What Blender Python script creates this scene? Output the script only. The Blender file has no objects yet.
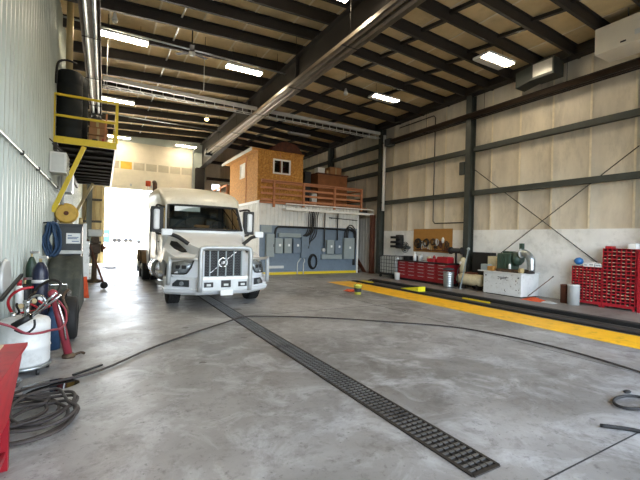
SKY, SUN, EXPO, LAMP = 1.0, 14.0, 1.62, 26.0
import bpy, bmesh, math, random
from mathutils import Vector, Matrix
random.seed(7)
S = bpy.context.scene
COL = S.collection
PI = math.pi

# ------------------------------------------------------------------ helpers
def srgb(h):
    h = h.lstrip('#')
    out = []
    for i in (0, 2, 4):
        c = int(h[i:i+2], 16) / 255
        out.append(c/12.92 if c <= 0.04045 else ((c+0.055)/1.055)**2.4)
    return (*out, 1.0)

def mat(name, col, rough=0.6, metal=0.0, var=0.18, scale=6.0, bump=0.0, bscale=40.0, dirt=None, stretch=None, emit=None, spec=0.5):
    m = bpy.data.materials.new(name); m.use_nodes = True
    nt = m.node_tree; N = nt.nodes; L = nt.links
    b = N['Principled BSDF']
    c = srgb(col) if isinstance(col, str) else col
    b.inputs['Roughness'].default_value = rough
    b.inputs['Metallic'].default_value = metal
    b.inputs['Specular IOR Level'].default_value = spec
    tc = N.new('ShaderNodeTexCoord')
    vec = tc.outputs['Object']
    if stretch:
        mp = N.new('ShaderNodeMapping'); mp.inputs['Scale'].default_value = stretch
        L.new(vec, mp.inputs['Vector']); vec = mp.outputs['Vector']
    no = N.new('ShaderNodeTexNoise'); no.inputs['Scale'].default_value = scale
    no.inputs['Detail'].default_value = 6; no.inputs['Roughness'].default_value = 0.6
    L.new(vec, no.inputs['Vector'])
    mr = N.new('ShaderNodeMapRange'); mr.inputs[1].default_value = 0.3; mr.inputs[2].default_value = 0.7
    mr.inputs[3].default_value = 1-var; mr.inputs[4].default_value = 1+var*0.5
    L.new(no.outputs['Fac'], mr.inputs[0])
    mx = N.new('ShaderNodeMix'); mx.data_type = 'RGBA'; mx.blend_type = 'MULTIPLY'
    mx.inputs[0].default_value = 1.0; mx.inputs[6].default_value = c
    L.new(mr.outputs[0], mx.inputs[7])
    out = mx.outputs[2]
    if dirt:
        dcol, amt, dsc = dirt
        n2 = N.new('ShaderNodeTexNoise'); n2.inputs['Scale'].default_value = dsc; n2.inputs['Detail'].default_value = 8
        n2.inputs['Roughness'].default_value = 0.7
        L.new(vec, n2.inputs['Vector'])
        m2 = N.new('ShaderNodeMapRange'); m2.inputs[1].default_value = 0.52; m2.inputs[2].default_value = 0.68
        m2.inputs[3].default_value = 0; m2.inputs[4].default_value = amt
        L.new(n2.outputs['Fac'], m2.inputs[0])
        x2 = N.new('ShaderNodeMix'); x2.data_type = 'RGBA'
        L.new(m2.outputs[0], x2.inputs[0]); L.new(out, x2.inputs[6]); x2.inputs[7].default_value = srgb(dcol)
        out = x2.outputs[2]
    L.new(out, b.inputs['Base Color'])
    if bump:
        n3 = N.new('ShaderNodeTexNoise'); n3.inputs['Scale'].default_value = bscale; n3.inputs['Detail'].default_value = 4
        L.new(vec, n3.inputs['Vector'])
        bp = N.new('ShaderNodeBump'); bp.inputs['Strength'].default_value = bump; bp.inputs['Distance'].default_value = 0.02
        L.new(n3.outputs['Fac'], bp.inputs['Height']); L.new(bp.outputs['Normal'], b.inputs['Normal'])
    if emit:
        b.inputs['Emission Color'].default_value = srgb(emit[0]); b.inputs['Emission Strength'].default_value = emit[1]
    return m

def glass_mat(name, tint=(0.5, 0.55, 0.53, 1), rough=0.02):
    m = bpy.data.materials.new(name); m.use_nodes = True
    nt = m.node_tree; N = nt.nodes; L = nt.links
    N.remove(N['Principled BSDF'])
    t = N.new('ShaderNodeBsdfTransparent'); t.inputs[0].default_value = tint
    g = N.new('ShaderNodeBsdfGlossy'); g.inputs['Roughness'].default_value = rough
    fr = N.new('ShaderNodeFresnel'); fr.inputs[0].default_value = 1.5
    mx = N.new('ShaderNodeMixShader')
    L.new(fr.outputs[0], mx.inputs[0]); L.new(t.outputs[0], mx.inputs[1]); L.new(g.outputs[0], mx.inputs[2])
    L.new(mx.outputs[0], N['Material Output'].inputs[0])
    return m

class MB:
    def __init__(s): s.bm = bmesh.new()
    def _new(s, verts, faces, smooth=False):
        vs = [s.bm.verts.new(v) for v in verts]
        for f in faces:
            try:
                fc = s.bm.faces.new([vs[i] for i in f]); fc.smooth = smooth
            except ValueError: pass
        return s
    def box(s, x0, x1, y0, y1, z0, z1, rot=None):
        v = [Vector((x, y, z)) for x in (x0, x1) for y in (y0, y1) for z in (z0, z1)]
        if rot:
            c = Vector(((x0+x1)/2, (y0+y1)/2, (z0+z1)/2)); v = [rot @ (p-c) + c for p in v]
        return s._new(v, [(0,1,3,2),(4,6,7,5),(0,4,5,1),(2,3,7,6),(0,2,6,4),(1,5,7,3)])
    def bar(s, p0, p1, w, h, up=(0,0,1)):
        p0 = Vector(p0); p1 = Vector(p1); d = (p1-p0).normalized(); u = Vector(up)
        if abs(d.dot(u)) > 0.98: u = Vector((0,1,0))
        r = d.cross(u).normalized(); u = r.cross(d).normalized()
        v = [p + r*a*w/2 + u*b*h/2 for p in (p0, p1) for a, b in ((-1,-1),(1,-1),(1,1),(-1,1))]
        return s._new(v, [(3,2,1,0),(4,5,6,7),(0,1,5,4),(1,2,6,5),(2,3,7,6),(3,0,4,7)])
    def cyl(s, p0, p1, r0, r1=None, n=20, caps=True, smooth=True):
        if r1 is None: r1 = r0
        return s.rings([(p0, r0), (p1, r1)], n, caps, smooth)
    def rings(s, prof, n=20, caps=True, smooth=True):
        # prof: list of (centre point, radius) along one straight axis
        a = Vector(prof[0][0]); b = Vector(prof[-1][0]); d = (b-a)
        if d.length < 1e-9:
            d = Vector((0,0,1))
        d.normalize()
        u = Vector((1,0,0)) if abs(d.x) < 0.9 else Vector((0,1,0))
        r = d.cross(u).normalized(); u = r.cross(d).normalized()
        vs = []; 
        for c, rad in prof:
            c = Vector(c)
            vs += [c + (r*math.cos(2*PI*i/n) + u*math.sin(2*PI*i/n))*rad for i in range(n)]
        fs = []
        for k in range(len(prof)-1):
            for i in range(n):
                j = (i+1) % n
                fs.append((k*n+i, k*n+j, (k+1)*n+j, (k+1)*n+i))
        bv = [s.bm.verts.new(v) for v in vs]
        for f in fs:
            try:
                fc = s.bm.faces.new([bv[i] for i in f]); fc.smooth = smooth
            except ValueError: pass
        if caps:
            for k in (0, len(prof)-1):
                ring = [bv[k*n+i] for i in range(n)]
                try: s.bm.faces.new(ring if k else ring[::-1])
                except ValueError: pass
        return s
    def axis(s, o, d, prof, n=24, caps=True, smooth=True):
        o = Vector(o); d = Vector(d).normalized()
        return s.rings([(o + d*t, r) for t, r in prof], n, caps, smooth)
    def tube(s, pts, r, n=8, sub=4, closed=False):
        P = [Vector(p) for p in pts]
        if sub > 1 and len(P) > 2:
            Q = []; m = len(P)
            rng = range(m if closed else m-1)
            for i in rng:
                p0 = P[(i-1) % m] if (closed or i > 0) else P[i]
                p1 = P[i]; p2 = P[(i+1) % m]
                p3 = P[(i+2) % m] if (closed or i+2 < m) else p2
                for k in range(sub):
                    t = k/sub
                    Q.append(0.5*((2*p1)+(-p0+p2)*t+(2*p0-5*p1+4*p2-p3)*t*t+(-p0+3*p1-3*p2+p3)*t**3))
            if not closed: Q.append(P[-1])
            P = Q
        m = len(P); rings = []; prev = None
        for i in range(m):
            if closed: d = P[(i+1) % m]-P[i-1]
            else: d = P[min(i+1, m-1)]-P[max(i-1, 0)]
            if d.length < 1e-9: d = Vector((1,0,0))
            d.normalize()
            if prev is None:
                u = Vector((0,0,1)) if abs(d.z) < 0.9 else Vector((1,0,0))
            else: u = prev
            rr = d.cross(u)
            if rr.length < 1e-6: rr = d.cross(Vector((0,1,0)))
            rr.normalize(); u = rr.cross(d).normalized(); prev = u
            rings.append([s.bm.verts.new(P[i] + (rr*math.cos(2*PI*k/n)+u*math.sin(2*PI*k/n))*r) for k in range(n)])
        for i in range(m if closed else m-1):
            A = rings[i]; B = rings[(i+1) % m]
            for k in range(n):
                try:
                    f = s.bm.faces.new((A[k], A[(k+1) % n], B[(k+1) % n], B[k])); f.smooth = True
                except ValueError: pass
        if not closed:
            s.bm.faces.new(rings[0][::-1]); s.bm.faces.new(rings[-1])
        return s
    def prism(s, poly, axis, a, b):
        # poly: 2D outline; axis 0: (y,z) pulled along x; 1: (x,z) along y; 2: (x,y) along z
        def P(p, t):
            if axis == 0: return (t, p[0], p[1])
            if axis == 1: return (p[0], t, p[1])
            return (p[0], p[1], t)
        n = len(poly)
        return s._new([P(p, a) for p in poly]+[P(p, b) for p in poly],
                      [tuple(range(n))[::-1], tuple(range(n, 2*n))]+[(i, (i+1) % n, n+(i+1) % n, n+i) for i in range(n)])
    def grid(s, rows, smooth=True, closed=False):
        R = [[s.bm.verts.new(p) for p in row] for row in rows]
        for i in range(len(R)-1):
            n = len(R[i])
            for j in range(n if closed else n-1):
                k = (j+1) % n
                try:
                    f = s.bm.faces.new((R[i][j], R[i][k], R[i+1][k], R[i+1][j])); f.smooth = smooth
                except ValueError: pass
        return R
    def ball(s, c, r, sc=(1,1,1), n=14):
        c = Vector(c); rows = []
        for i in range(n//2+1):
            t = PI*i/(n//2); z = math.cos(t); q = math.sin(t)
            q = max(q, 1e-4)
            rows.append([c + Vector((q*math.cos(2*PI*j/n)*sc[0], q*math.sin(2*PI*j/n)*sc[1], z*sc[2]))*r for j in range(n)])
        s.grid(rows, True, True); return s
    def build(s, name, m, parent=None, loc=None, bevel=0.0, solid=0.0):
        off = Vector((0,0,0)); p = parent
        while p is not None:
            off += p.location; p = p.parent
        if loc is not None and parent is None: off = Vector(loc)
        bmesh.ops.remove_doubles(s.bm, verts=s.bm.verts, dist=1e-5)
        bmesh.ops.recalc_face_normals(s.bm, faces=s.bm.faces)
        for v in s.bm.verts: v.co -= off
        me = bpy.data.meshes.new(name); s.bm.to_mesh(me); s.bm.free()
        o = bpy.data.objects.new(name, me); COL.objects.link(o)
        me.materials.append(m)
        if parent is not None: o.parent = parent
        elif loc is not None: o.location = loc
        if solid:
            md = o.modifiers.new('solid', 'SOLIDIFY'); md.thickness = solid; md.offset = 0
        if bevel:
            md = o.modifiers.new('bevel', 'BEVEL'); md.width = bevel; md.segments = 2; md.limit_method = 'ANGLE'; md.angle_limit = 0.7
        return o

def thing(name, label, cat, loc, group=None):
    o = bpy.data.objects.new(name, None); COL.objects.link(o)
    o.location = loc; o.empty_display_size = 0.1
    o['label'] = label; o['category'] = cat
    if group: o['group'] = group
    return o
def tag(o, label, cat, group=None):
    o['label'] = label; o['category'] = cat
    if group: o['group'] = group
    return o
def struct(o):
    o['kind'] = 'structure'; return o
def rbox(x0, x1, y0, y1, z0, z1): return MB().box(x0, x1, y0, y1, z0, z1)
def copy_tree(o, parent=None):
    c = o.copy(); COL.objects.link(c)
    if parent: c.parent = parent
    for ch in list(o.children): copy_tree(ch, c)
    return c

# ------------------------------------------------------------------ materials
M = {}
M['liner']   = mat('painted_liner_metal', '#abb3ab', 0.42, 0, 0.10, 0.9, dirt=('#8f948a', 0.3, 2.0))
M['insul']   = mat('faced_insulation', '#d0c6b3', 0.6, 0, 0.22, 1.4, bump=0.7, bscale=7, stretch=(1,1,0.35), dirt=('#8d8375', 0.4, 2.2))
M['roof']    = mat('roof_insulation', '#d0b98c', 0.7, 0, 0.18, 1.1, bump=0.5, bscale=6, dirt=('#8f7c5c', 0.35, 1.8))
M['steel']   = mat('dark_oxide_steel', '#221d18', 0.6, 0.0, 0.3, 3)
M['colsteel']= mat('grey_green_steel', '#3a3e39', 0.55, 0.0, 0.25, 3)
M['board']   = mat('white_wall_board', '#e9e9e5', 0.6, 0, 0.12, 1.6, dirt=('#aaa9a1', 0.4, 2.2))
M['white_corr'] = mat('white_cladding', '#d9d9d6', 0.5, 0, 0.08, 2, dirt=('#aaa69c', 0.3, 3))
M['bluepaint'] = mat('slate_blue_paint', '#6b7b8b', 0.5, 0, 0.10, 2.5, dirt=('#59646e', 0.4, 4))
M['safety']  = mat('safety_yellow_paint', '#d9c024', 0.5, 0, 0.12, 6, dirt=('#a8841c', 0.4, 6))
M['yellow_floor'] = mat('yellow_floor_paint', '#ffc210', 0.45, 0, 0.10, 2.5, dirt=('#9c7a2a', 0.55, 3.5))
M['black']   = mat('black_satin', '#141414', 0.55, 0, 0.25, 8)
M['rubber']  = mat('black_rubber', '#191919', 0.75, 0, 0.3, 12)
M['hose']    = mat('dark_hose_rubber', '#3a3431', 0.7, 0, 0.3, 10)
M['darkgrey']= mat('dark_grey_steel', '#33383c', 0.5, 0, 0.2, 5)
M['grey']    = mat('panel_grey_enamel', '#8f9a9c', 0.45, 0, 0.08, 5)
M['lgrey']   = mat('light_grey_metal', '#c2c5c3', 0.4, 0.15, 0.12, 5)
M['chrome']  = mat('polished_metal', '#cfd2d4', 0.16, 1.0, 0.08, 5)
M['galv']    = mat('galvanised_sheet', '#b4bbbd', 0.32, 0.85, 0.25, 8)
M['alum']    = mat('bare_aluminium', '#c9c8c2', 0.38, 0.6, 0.15, 4)
M['osb']     = mat('oriented_strand_board', '#b98239', 0.75, 0, 0.5, 14, dirt=('#dba957', 0.85, 9))
M['lumber']  = mat('framing_lumber', '#b97d58', 0.7, 0, 0.25, 4, stretch=(1,1,6))
M['ply']     = mat('brown_stained_plywood', '#8a5630', 0.7, 0, 0.25, 3)
M['card']    = mat('corrugated_cardboard', '#9c7450', 0.85, 0, 0.15, 5)
M['whitep']  = mat('white_painted_steel', '#d8dad8', 0.4, 0, 0.08, 4, dirt=('#8d8a82', 0.35, 5))
M['white']   = mat('clean_white_plastic', '#e4e5e2', 0.4, 0, 0.04, 4)
M['cream']   = mat('cream_enamel', '#cbbf9c', 0.45, 0, 0.15, 4, dirt=('#8a7d5c', 0.4, 6))
M['red']     = mat('red_enamel', '#a51d28', 0.4, 0, 0.15, 5, dirt=('#6d141b', 0.4, 6))
M['redcab']  = mat('worn_red_steel', '#b3202c', 0.42, 0, 0.2, 4, dirt=('#7d1a20', 0.5, 7))
M['tred']    = mat('maroon_drawer_steel', '#8c1420', 0.38, 0, 0.12, 5)
M['rust']    = mat('rusty_brown_steel', '#5b3322', 0.75, 0, 0.35, 5, dirt=('#7a4528', 0.6, 8))
M['tarp']    = mat('grey_green_canvas', '#474b45', 0.85, 0, 0.25, 4, bump=0.5, bscale=9, dirt=('#63604f', 0.5, 4))
M['blue']    = mat('blue_rope', '#24405f', 0.7, 0, 0.3, 20)
M['bluepl']  = mat('bright_blue_plastic', '#2f6fae', 0.4, 0, 0.1, 5)
M['navy']    = mat('navy_cylinder_paint', '#1c2238', 0.35, 0, 0.15, 5)
M['green']   = mat('dark_green_enamel', '#34493d', 0.45, 0, 0.25, 6)
M['orange']  = mat('orange_cloth', '#d4552a', 0.75, 0, 0.25, 8)
M['tan']     = mat('tan_paint', '#b29f72', 0.5, 0, 0.12, 3)
M['cork']    = mat('brown_pegboard', '#a57637', 0.7, 0, 0.12, 5)
M['paper']   = mat('white_paper', '#e8ecec', 0.7, 0, 0.03, 5)
M['ink']     = mat('printed_ink', '#3a5f8f', 0.7, 0, 0.05, 5)
M['darkink'] = mat('dark_marking', '#2c2c2c', 0.7, 0, 0.1, 5)
M['tankblack'] = mat('matte_tank_plastic', '#1c2123', 0.7, 0, 0.2, 3, spec=.25)
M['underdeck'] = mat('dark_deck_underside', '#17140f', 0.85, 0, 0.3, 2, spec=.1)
M['reelyellow'] = mat('faded_yellow_reel', '#d3ab48', 0.55, 0, 0.25, 5, dirt=('#a88a4a', .5, 5))
M['tanfender'] = mat('tan_fender', '#7d6446', 0.6, 0, 0.35, 4)  # tan brown tone of the drive fenders
M['heatercream'] = mat('off_white_enamel', '#d2cbba', 0.45, 0, 0.06, 3)
M['stain'] = mat('dried_oil_stain', '#5a5650', 0.4, 0, 0.5, 8)
M['barpaint'] = mat('dulled_bull_bar_metal', '#b7bbbb', 0.35, 0.35, 0.12, 5)
M['pane'] = mat('hazy_plastic_pane', '#b5ad98', 0.5, 0, 0.3, 1.2)
M['ypane'] = mat('yellow_pane', '#d6ac3f', 0.5, 0, 0.2, 2)  # yellow tone for a single door pane
M['tubebrown'] = mat('browned_steel_tube', '#30261f', 0.32, 0.3, 0.25, 4)
M['brownalu'] = mat('aged_reflector', '#75695a', 0.4, 0.5, 0.25, 3)
M['seam'] = mat('insulation_seam_tape', '#ddd0b4', 0.55, 0, 0.15, 6)
M['reddull'] = mat('dull_maroon_steel', '#8e3440', 0.45, 0, 0.25, 6)
M['bayfloor'] = mat('worn_bay_concrete', '#857f79', 0.5, 0, 0.3, 1.5, dirt=('#46423e', 0.6, 2.5))
M['oil']     = mat('spilled_oil', '#0d0c0b', 0.08, 0, 0.1, 5)
M['grime']   = mat('greasy_iron', '#4a3a2c', 0.6, 0.2, 0.4, 10, dirt=('#8a7350', 0.4, 12))
M['truck']   = mat('truck_white_paint', '#e3e8ec', 0.26, 0.0, 0.04, 2, dirt=('#b0ada3', 0.2, 3))
M['truckroof'] = mat('truck_cream_roof_paint', '#d8d6cb', 0.32, 0.0, 0.06, 2, dirt=('#9b8f76', 0.3, 3))
M['lamp']    = mat('headlamp_lens', '#9aa2a6', 0.12, 0.4, 0.3, 20)
M['blackpl'] = mat('black_moulding', '#1b1c1d', 0.55, 0, 0.2, 8)
M['glass']   = glass_mat('tinted_windscreen', (0.55, 0.6, 0.58, 1))
M['clear']   = glass_mat('clear_pane', (0.8, 0.85, 0.86, 1))
M['gravel']  = mat('pale_gravel_yard', '#d3cab8', 0.9, 0, 0.15, 0.6, bump=0.3, bscale=30)
M['farblue'] = mat('distant_blue_wall', '#2b5a86', 0.7, 0, 0.1, 1)
M['fargrey'] = mat('distant_grey_wall', '#5d6a76', 0.7, 0, 0.15, 1)
M['tube_on'] = mat('lit_fluorescent_lens', '#fff2d8', 0.5, 0, 0.02, 2, emit=('#ffedcf', LAMP))
M['bulb']    = mat('lit_bulb', '#ffe9c0', 0.5, 0, 0.02, 2, emit=('#ffd890', 14.0))
M['tube_off']= mat('unlit_lens', '#b9b7ae', 0.5, 0, 0.05, 2)

# concrete floor
def floor_mat():
    m = bpy.data.materials.new('worn_concrete'); m.use_nodes = True
    nt = m.node_tree; N = nt.nodes; L = nt.links; b = N['Principled BSDF']
    tc = N.new('ShaderNodeTexCoord'); vec = tc.outputs['Object']
    def noise(sc, det=8, ro=0.65, dist=0.0):
        n = N.new('ShaderNodeTexNoise'); n.inputs['Scale'].default_value = sc; n.inputs['Detail'].default_value = det
        n.inputs['Roughness'].default_value = ro; n.inputs['Distortion'].default_value = dist
        L.new(vec, n.inputs['Vector']); return n.outputs['Fac']
    def rng(f, a, c, lo, hi):
        r = N.new('ShaderNodeMapRange'); L.new(f, r.inputs[0])
        for i, v in enumerate((a, c, lo, hi)): r.inputs[1+i].default_value = v
        return r.outputs[0]
    def mix(fac, A, B, mode='MIX'):
        x = N.new('ShaderNodeMix'); x.data_type = 'RGBA'; x.blend_type = mode
        if hasattr(fac, 'is_linked'): L.new(fac, x.inputs[0])
        else: x.inputs[0].default_value = fac
        for k, v in ((6, A), (7, B)):
            if hasattr(v, 'is_linked'): L.new(v, x.inputs[k])
            else: x.inputs[k].default_value = v
        return x.outputs[2]
    c = mix(rng(noise(0.35, 6, 0.6, 0.6), 0.35, 0.65, 0, 1), srgb('#6c6a66'), srgb('#a09f9c'))
    c = mix(rng(noise(1.6, 8, 0.7, 0.8), 0.48, 0.68, 0, 0.65), c, srgb('#bec0c1'))
    c = mix(rng(noise(2.3, 9, 0.75, 0.3), 0.52, 0.66, 0, 0.6), c, srgb('#57534f'))
    c = mix(rng(noise(7.0, 9, 0.8, 0.2), 0.54, 0.68, 0, 0.65), c, srgb('#47443f'))
    c = mix(rng(noise(28, 4, 0.7), 0.62, 0.70, 0, 0.7), c, srgb('#353230'))
    L.new(c, b.inputs['Base Color'])
    L.new(rng(noise(1.1, 6, 0.7), 0.3, 0.7, 0.30, 0.55), b.inputs['Roughness'])
    bp = N.new('ShaderNodeBump'); bp.inputs['Strength'].default_value = 0.12; bp.inputs['Distance'].default_value = 0.01
    L.new(noise(9, 8, 0.7), bp.inputs['Height']); L.new(bp.outputs['Normal'], b.inputs['Normal'])
    return m
M['concrete'] = floor_mat()

# ------------------------------------------------------------------ building shell
XL, XR, YN, YF = -1.13, 12.5, -3.0, 25.5
XRIDGE, ZRIDGE, ZEAVE = 5.5, 8.0, 7.68
def zroof(x):
    return ZRIDGE - (ZRIDGE-ZEAVE)*(abs(x-XRIDGE)/(XRIDGE-XL if x < XRIDGE else XR-XRIDGE))

m = MB().box(XL-0.15, XR+0.15, YN, YF+0.1, -0.2, 0.0)
floor = struct(m.build('floor', M['concrete']))
# saw-cut joints
m = MB()
for x in (6.3,):
    m.box(x-0.004, x+0.004, YN, YF, 0.0, 0.002)
for y in (1.55, 7.9, 14.2, 20.8):
    m.box(2.7 if y < 14 else XL, 7.7, y-0.006, y+0.006, 0.0, 0.002)
m.build('saw_cut_joints', M['darkink'], floor)
m = MB().box(7.78, 8.86, YN, 13.0, 0.0, 0.004)
m.build('yellow_safety_stripe', M['yellow_floor'], floor)
m = MB().box(8.86, XR, YN, 13.2, 0.0, 0.004)
m.build('bay_floor', M['bayfloor'], floor)
m = MB().box(8.9, 9.6, YN, 12.9, 0.004, 0.006); m.build('stained_strip', mat('oily_dark_concrete', '#38342f', 0.5, 0, 0.3, 1.5, dirt=('#24211f', 0.6, 2.5)), floor)

# left wall: ribbed liner
def ribbed(axis, fixed, a, b, z0, z1, pitch, depth, sign, zt=None):
    # ribbed sheet: runs along the other axis from a to b, ribs stand out by depth*sign
    mb = MB(); rows = [[], []]
    t = a
    pts = []
    while t < b-1e-6:
        for f, d in ((0, 0), (0.62, 0), (0.70, 1), (0.86, 1), (0.94, 0)):
            q = t+f*pitch
            if q <= b: pts.append((q, d))
        t += pitch
    pts.append((b, 0))
    for q, d in pts:
        c = fixed+sign*depth*d
        for k, z in enumerate((z0, z1)):
            zz = z if not (k == 1 and zt) else zt(q)
            rows[k].append((c, q, zz) if axis == 0 else (q, c, zz))
    mb.grid(rows, smooth=False); return mb
wl = struct(ribbed(0, XL, YN, YF, 0.0, ZEAVE, 0.25, 0.05, 1).build('wall_left', M['liner'], solid=0.01))

# insulation sheet with seams
def insul(fn, a0, a1, b0, b1, pitch, seam=0.025, nb=8, bulge=0.03):
    mb = MB(); rows = []
    t = a0; A = []
    while t < a1-0.05:
        A += [(t, 0), (t+0.03, 1), (t+0.06, 0)]
        for f in (0.3, 0.5, 0.7): A.append((t+pitch*f, -math.sin(f*PI)*bulge/seam))
        t += pitch
    A = [(q, d) for q, d in A if q <= a1]; A.append((a1, 0))
    for i in range(nb+1):
        bq = b0+(b1-b0)*i/nb
        rows.append([fn(q, bq, d*seam) for q, d in A])
    mb.grid(rows, smooth=True); return mb

wr = struct(insul(lambda q, z, d: (XR-d*1.0, q, z), YN, YF, 2.2, ZEAVE, 1.1, bulge=.012).build('wall_right', M['insul']))
m = MB()
for y0 in [YN+2.4*i for i in range(12)]:
    m.box(XR-0.03, XR+0.02, y0+0.003, min(y0+2.397, YF), 0.0, 2.2)
m.build('white_lower_board', M['board'], wr)
# far right-hand part of the wall next to the stairs is ribbed metal
ribbed(0, XR-0.04, 15.8, YF, 0.02, 2.9, 0.25, 0.03, -1).build('lower_ribbed_sheet', M['white_corr'], wr)
def ibeam(mb, p0, p1, w, h, tf=0.02):
    p0 = Vector(p0); p1 = Vector(p1)
    mb.bar(p0+Vector((0,0,h/2-tf/2)), p1+Vector((0,0,h/2-tf/2)), w, tf)
    mb.bar(p0-Vector((0,0,h/2-tf/2)), p1-Vector((0,0,h/2-tf/2)), w, tf)
    mb.bar(p0, p1, 0.014, h-2*tf)
def hcol(mb, x, y, z0, z1, wx, wy):
    # H-section column with flanges facing +-x
    mb.box(x-wx/2, x-wx/2+0.02, y-wy/2, y+wy/2, z0, z1)
    mb.box(x+wx/2-0.02, x+wx/2, y-wy/2, y+wy/2, z0, z1)
    mb.box(x-wx/2+0.02, x+wx/2-0.02, y-0.01, y+0.01, z0, z1)
for y in (4.2, 9.95, 15.35, 20.4):
    m = MB(); hcol(m, XR-0.2, y, 0.02 if y < 14 else 0.02, ZEAVE-0.3, 0.3, 0.24)
    m.build('column', M['colsteel'], wr)
def girt(mb, x, y0, y1, z):
    mb.box(x-0.16, x, y0, y1, z+0.075, z+0.09); mb.box(x-0.17, x-0.155, y0, y1, z-0.09, z+0.09)
    mb.box(x-0.16, x, y0, y1, z-0.09, z-0.075)
for y0, y1, zs in ((YN, 4.08, (3.62, 5.3)), (4.32, 9.83, (3.62, 5.3)), (10.07, 15.23, (3.62, 5.27)), (15.47, 20.28, (3.9, 5.2, 5.85, 6.6)), (20.52, YF-0.05, (3.9, 5.2, 6.6))):
    for z in zs:
        m = MB(); girt(m, XR-0.05, y0, y1, z); m.build('girt', M['colsteel'], wr)
m = MB().box(XR-0.42, XR-0.04, YN, YF-0.05, ZEAVE-0.28, ZEAVE-0.03); m.build('eave_strut', M['steel'], wr)
m = MB()
yy = YN+0.03
while yy < YF-.2:
    m.box(XR-0.030, XR-0.022, yy-.03, yy+.03, 2.2, ZEAVE-.05); yy += 1.1
m.build('seam_tape', M['seam'], wr)
# cross bracing rods in the near bay
for (y0, z0), (y1, z1) in (((9.83, 4.55), (4.6, 0.5)), ((9.83, 0.4), (4.6, 4.4))):
    m = MB().cyl((XR-0.12 if z0 > z1 else XR-0.15, y0, z0), (XR-0.12 if z0 > z1 else XR-0.15, y1, z1), 0.014, n=8); m.build('brace_rod', M['steel'], wr)
# thin wall pipe
m = MB().tube([(XR-0.08, 14.2, 7.2), (XR-0.08, 12.0, 7.2), (XR-0.08, 11.9, 7.1), (XR-0.08, 11.9, 2.6), (XR-0.08, 11.8, 2.5), (XR-0.08, 10.1, 2.5)], 0.022, 8, 1)
m.build('wall_pipe', M['steel'], wr)
# end wall at the far side
wb = struct(insul(lambda q, z, d: (q, YF-d, z), 5.6, XR, 0.0, 4.75, 1.1).build('wall_back', M['insul']))
m = insul(lambda q, z, d: (q, YF-d, z), 6.75, XR, 4.75, 5.25, 1.1); m.build('insulation_strip', M['insul'], wb)
m = MB().box(5.6, 6.15, YF-.02, YF+.05, 4.75, 5.25); m.build('insulation_strip', M['insul'], wb)
m = insul(lambda q, z, d: (q, YF-d, z), 5.6, XR, 5.25, 7.9, 1.1); m.build('insulation_upper', M['insul'], wb)
ribbed(1, YF, XL, 0.03, 0.0, 7.75, 0.25, 0.03, -1).build('ribbed_end_panel', M['tan'], wb)
m = MB().box(-0.12, 0.03, YF-0.15, YF+0.1, 0, 4.4); m.build('door_jamb', M['tan'], wb)
m = MB().box(0.03, 5.6, YF-0.05, YF+0.1, 7.25, 7.95); m.build('header', M['liner'], wb)
m = MB().box(4.95, 5.75, YF-0.01, YF+0.1, 0, 7.3); m.build('infill_panel', M['liner'], wb)
for x in (-0.72, 5.35):
    m = MB(); w = 0.26 if x < 0 else 0.55
    m.box(x-w/2, x+w/2, YF-0.4, YF-0.38, 0, 7.6 if x < 0 else 6.1); m.box(x-w/2, x+w/2, YF-0.08, YF-0.06, 0, 7.6 if x < 0 else 6.1); m.box(x-0.01, x+0.01, YF-0.38, YF-0.08, 0, 7.6 if x < 0 else 6.1)
    m.build('end_column', M['colsteel'] if x < 0 else M['steel'], wb)
for z in (1.2, 2.4, 3.65, 5.5, 6.6):
    m = MB().box(5.8, XR-0.2, YF-0.2, YF-0.06, z-0.09, z+0.09); m.build('end_girt', M['steel'], wb)
    if z < 4:
        m = MB().box(XL+0.05, -0.1, YF-0.16, YF-0.04, z-0.06, z+0.06); m.build('end_girt', M['steel'], wb)
w1 = struct(MB().box(6.15, 6.75, YF-0.03, YF+0.06, 4.75, 4.82).box(6.15, 6.75, YF-0.03, YF+0.06, 5.16, 5.25).box(6.15, 6.2, YF-0.03, YF+0.06, 4.82, 5.16).box(6.7, 6.75, YF-0.03, YF+0.06, 4.82, 5.16).build('window_1', M['white']))
m = MB().box(6.2, 6.7, YF+0.0, YF+0.012, 4.82, 5.16); m.build('pane', M['clear'], w1)

# half-raised sectional door
d1 = MB()
zb, zt = 4.42, 7.25
for k in range(5):
    a = zb+(zt-zb)*k/5; b_ = zb+(zt-zb)*(k+1)/5
    if k == 2:
        d1.box(0.03, 4.95, YF+0.0, YF+0.05, a, a+0.06); d1.box(0.03, 4.95, YF+0.0, YF+0.05, b_-0.06, b_)
        for i in range(8):
            x = 0.03+(4.92-0.09)*i/7; d1.box(x, x+0.09, YF+0.0, YF+0.05, a+0.06, b_-0.06)
    else:
        d1.box(0.03, 4.95, YF+0.0, YF+0.05, a, b_-.008).box(0.03, 4.95, YF+0.02, YF+0.05, b_-.008, b_)
        for q in (0.33, 0.66):
            zz = a+(b_-a)*q; d1.box(0.03, 4.95, YF-0.012, YF+0.0, zz-0.012, zz+0.012)
door1 = struct(d1.build('door_1', mat('off_white_door_panel', '#d8d0bc', .5, 0, .1, 2)))
a = zb+(zt-zb)*2/5+0.06; b_ = zb+(zt-zb)*3/5-0.06
for i in range(7):
    x0 = 0.03+4.83*i/7+0.09; x1 = 0.03+4.83*(i+1)/7
    MB().box(x0, x1, YF+0.02, YF+0.03, a, b_).build('pane', M['ypane'] if i == 1 else M['pane'], door1)
for i in range(5):
    x = 0.25+4.5*i/4
    MB().box(x-0.05, x+0.05, YF-0.03, YF-0.001, 4.6, 4.75).build('hinge', M['galv'], door1)
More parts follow.
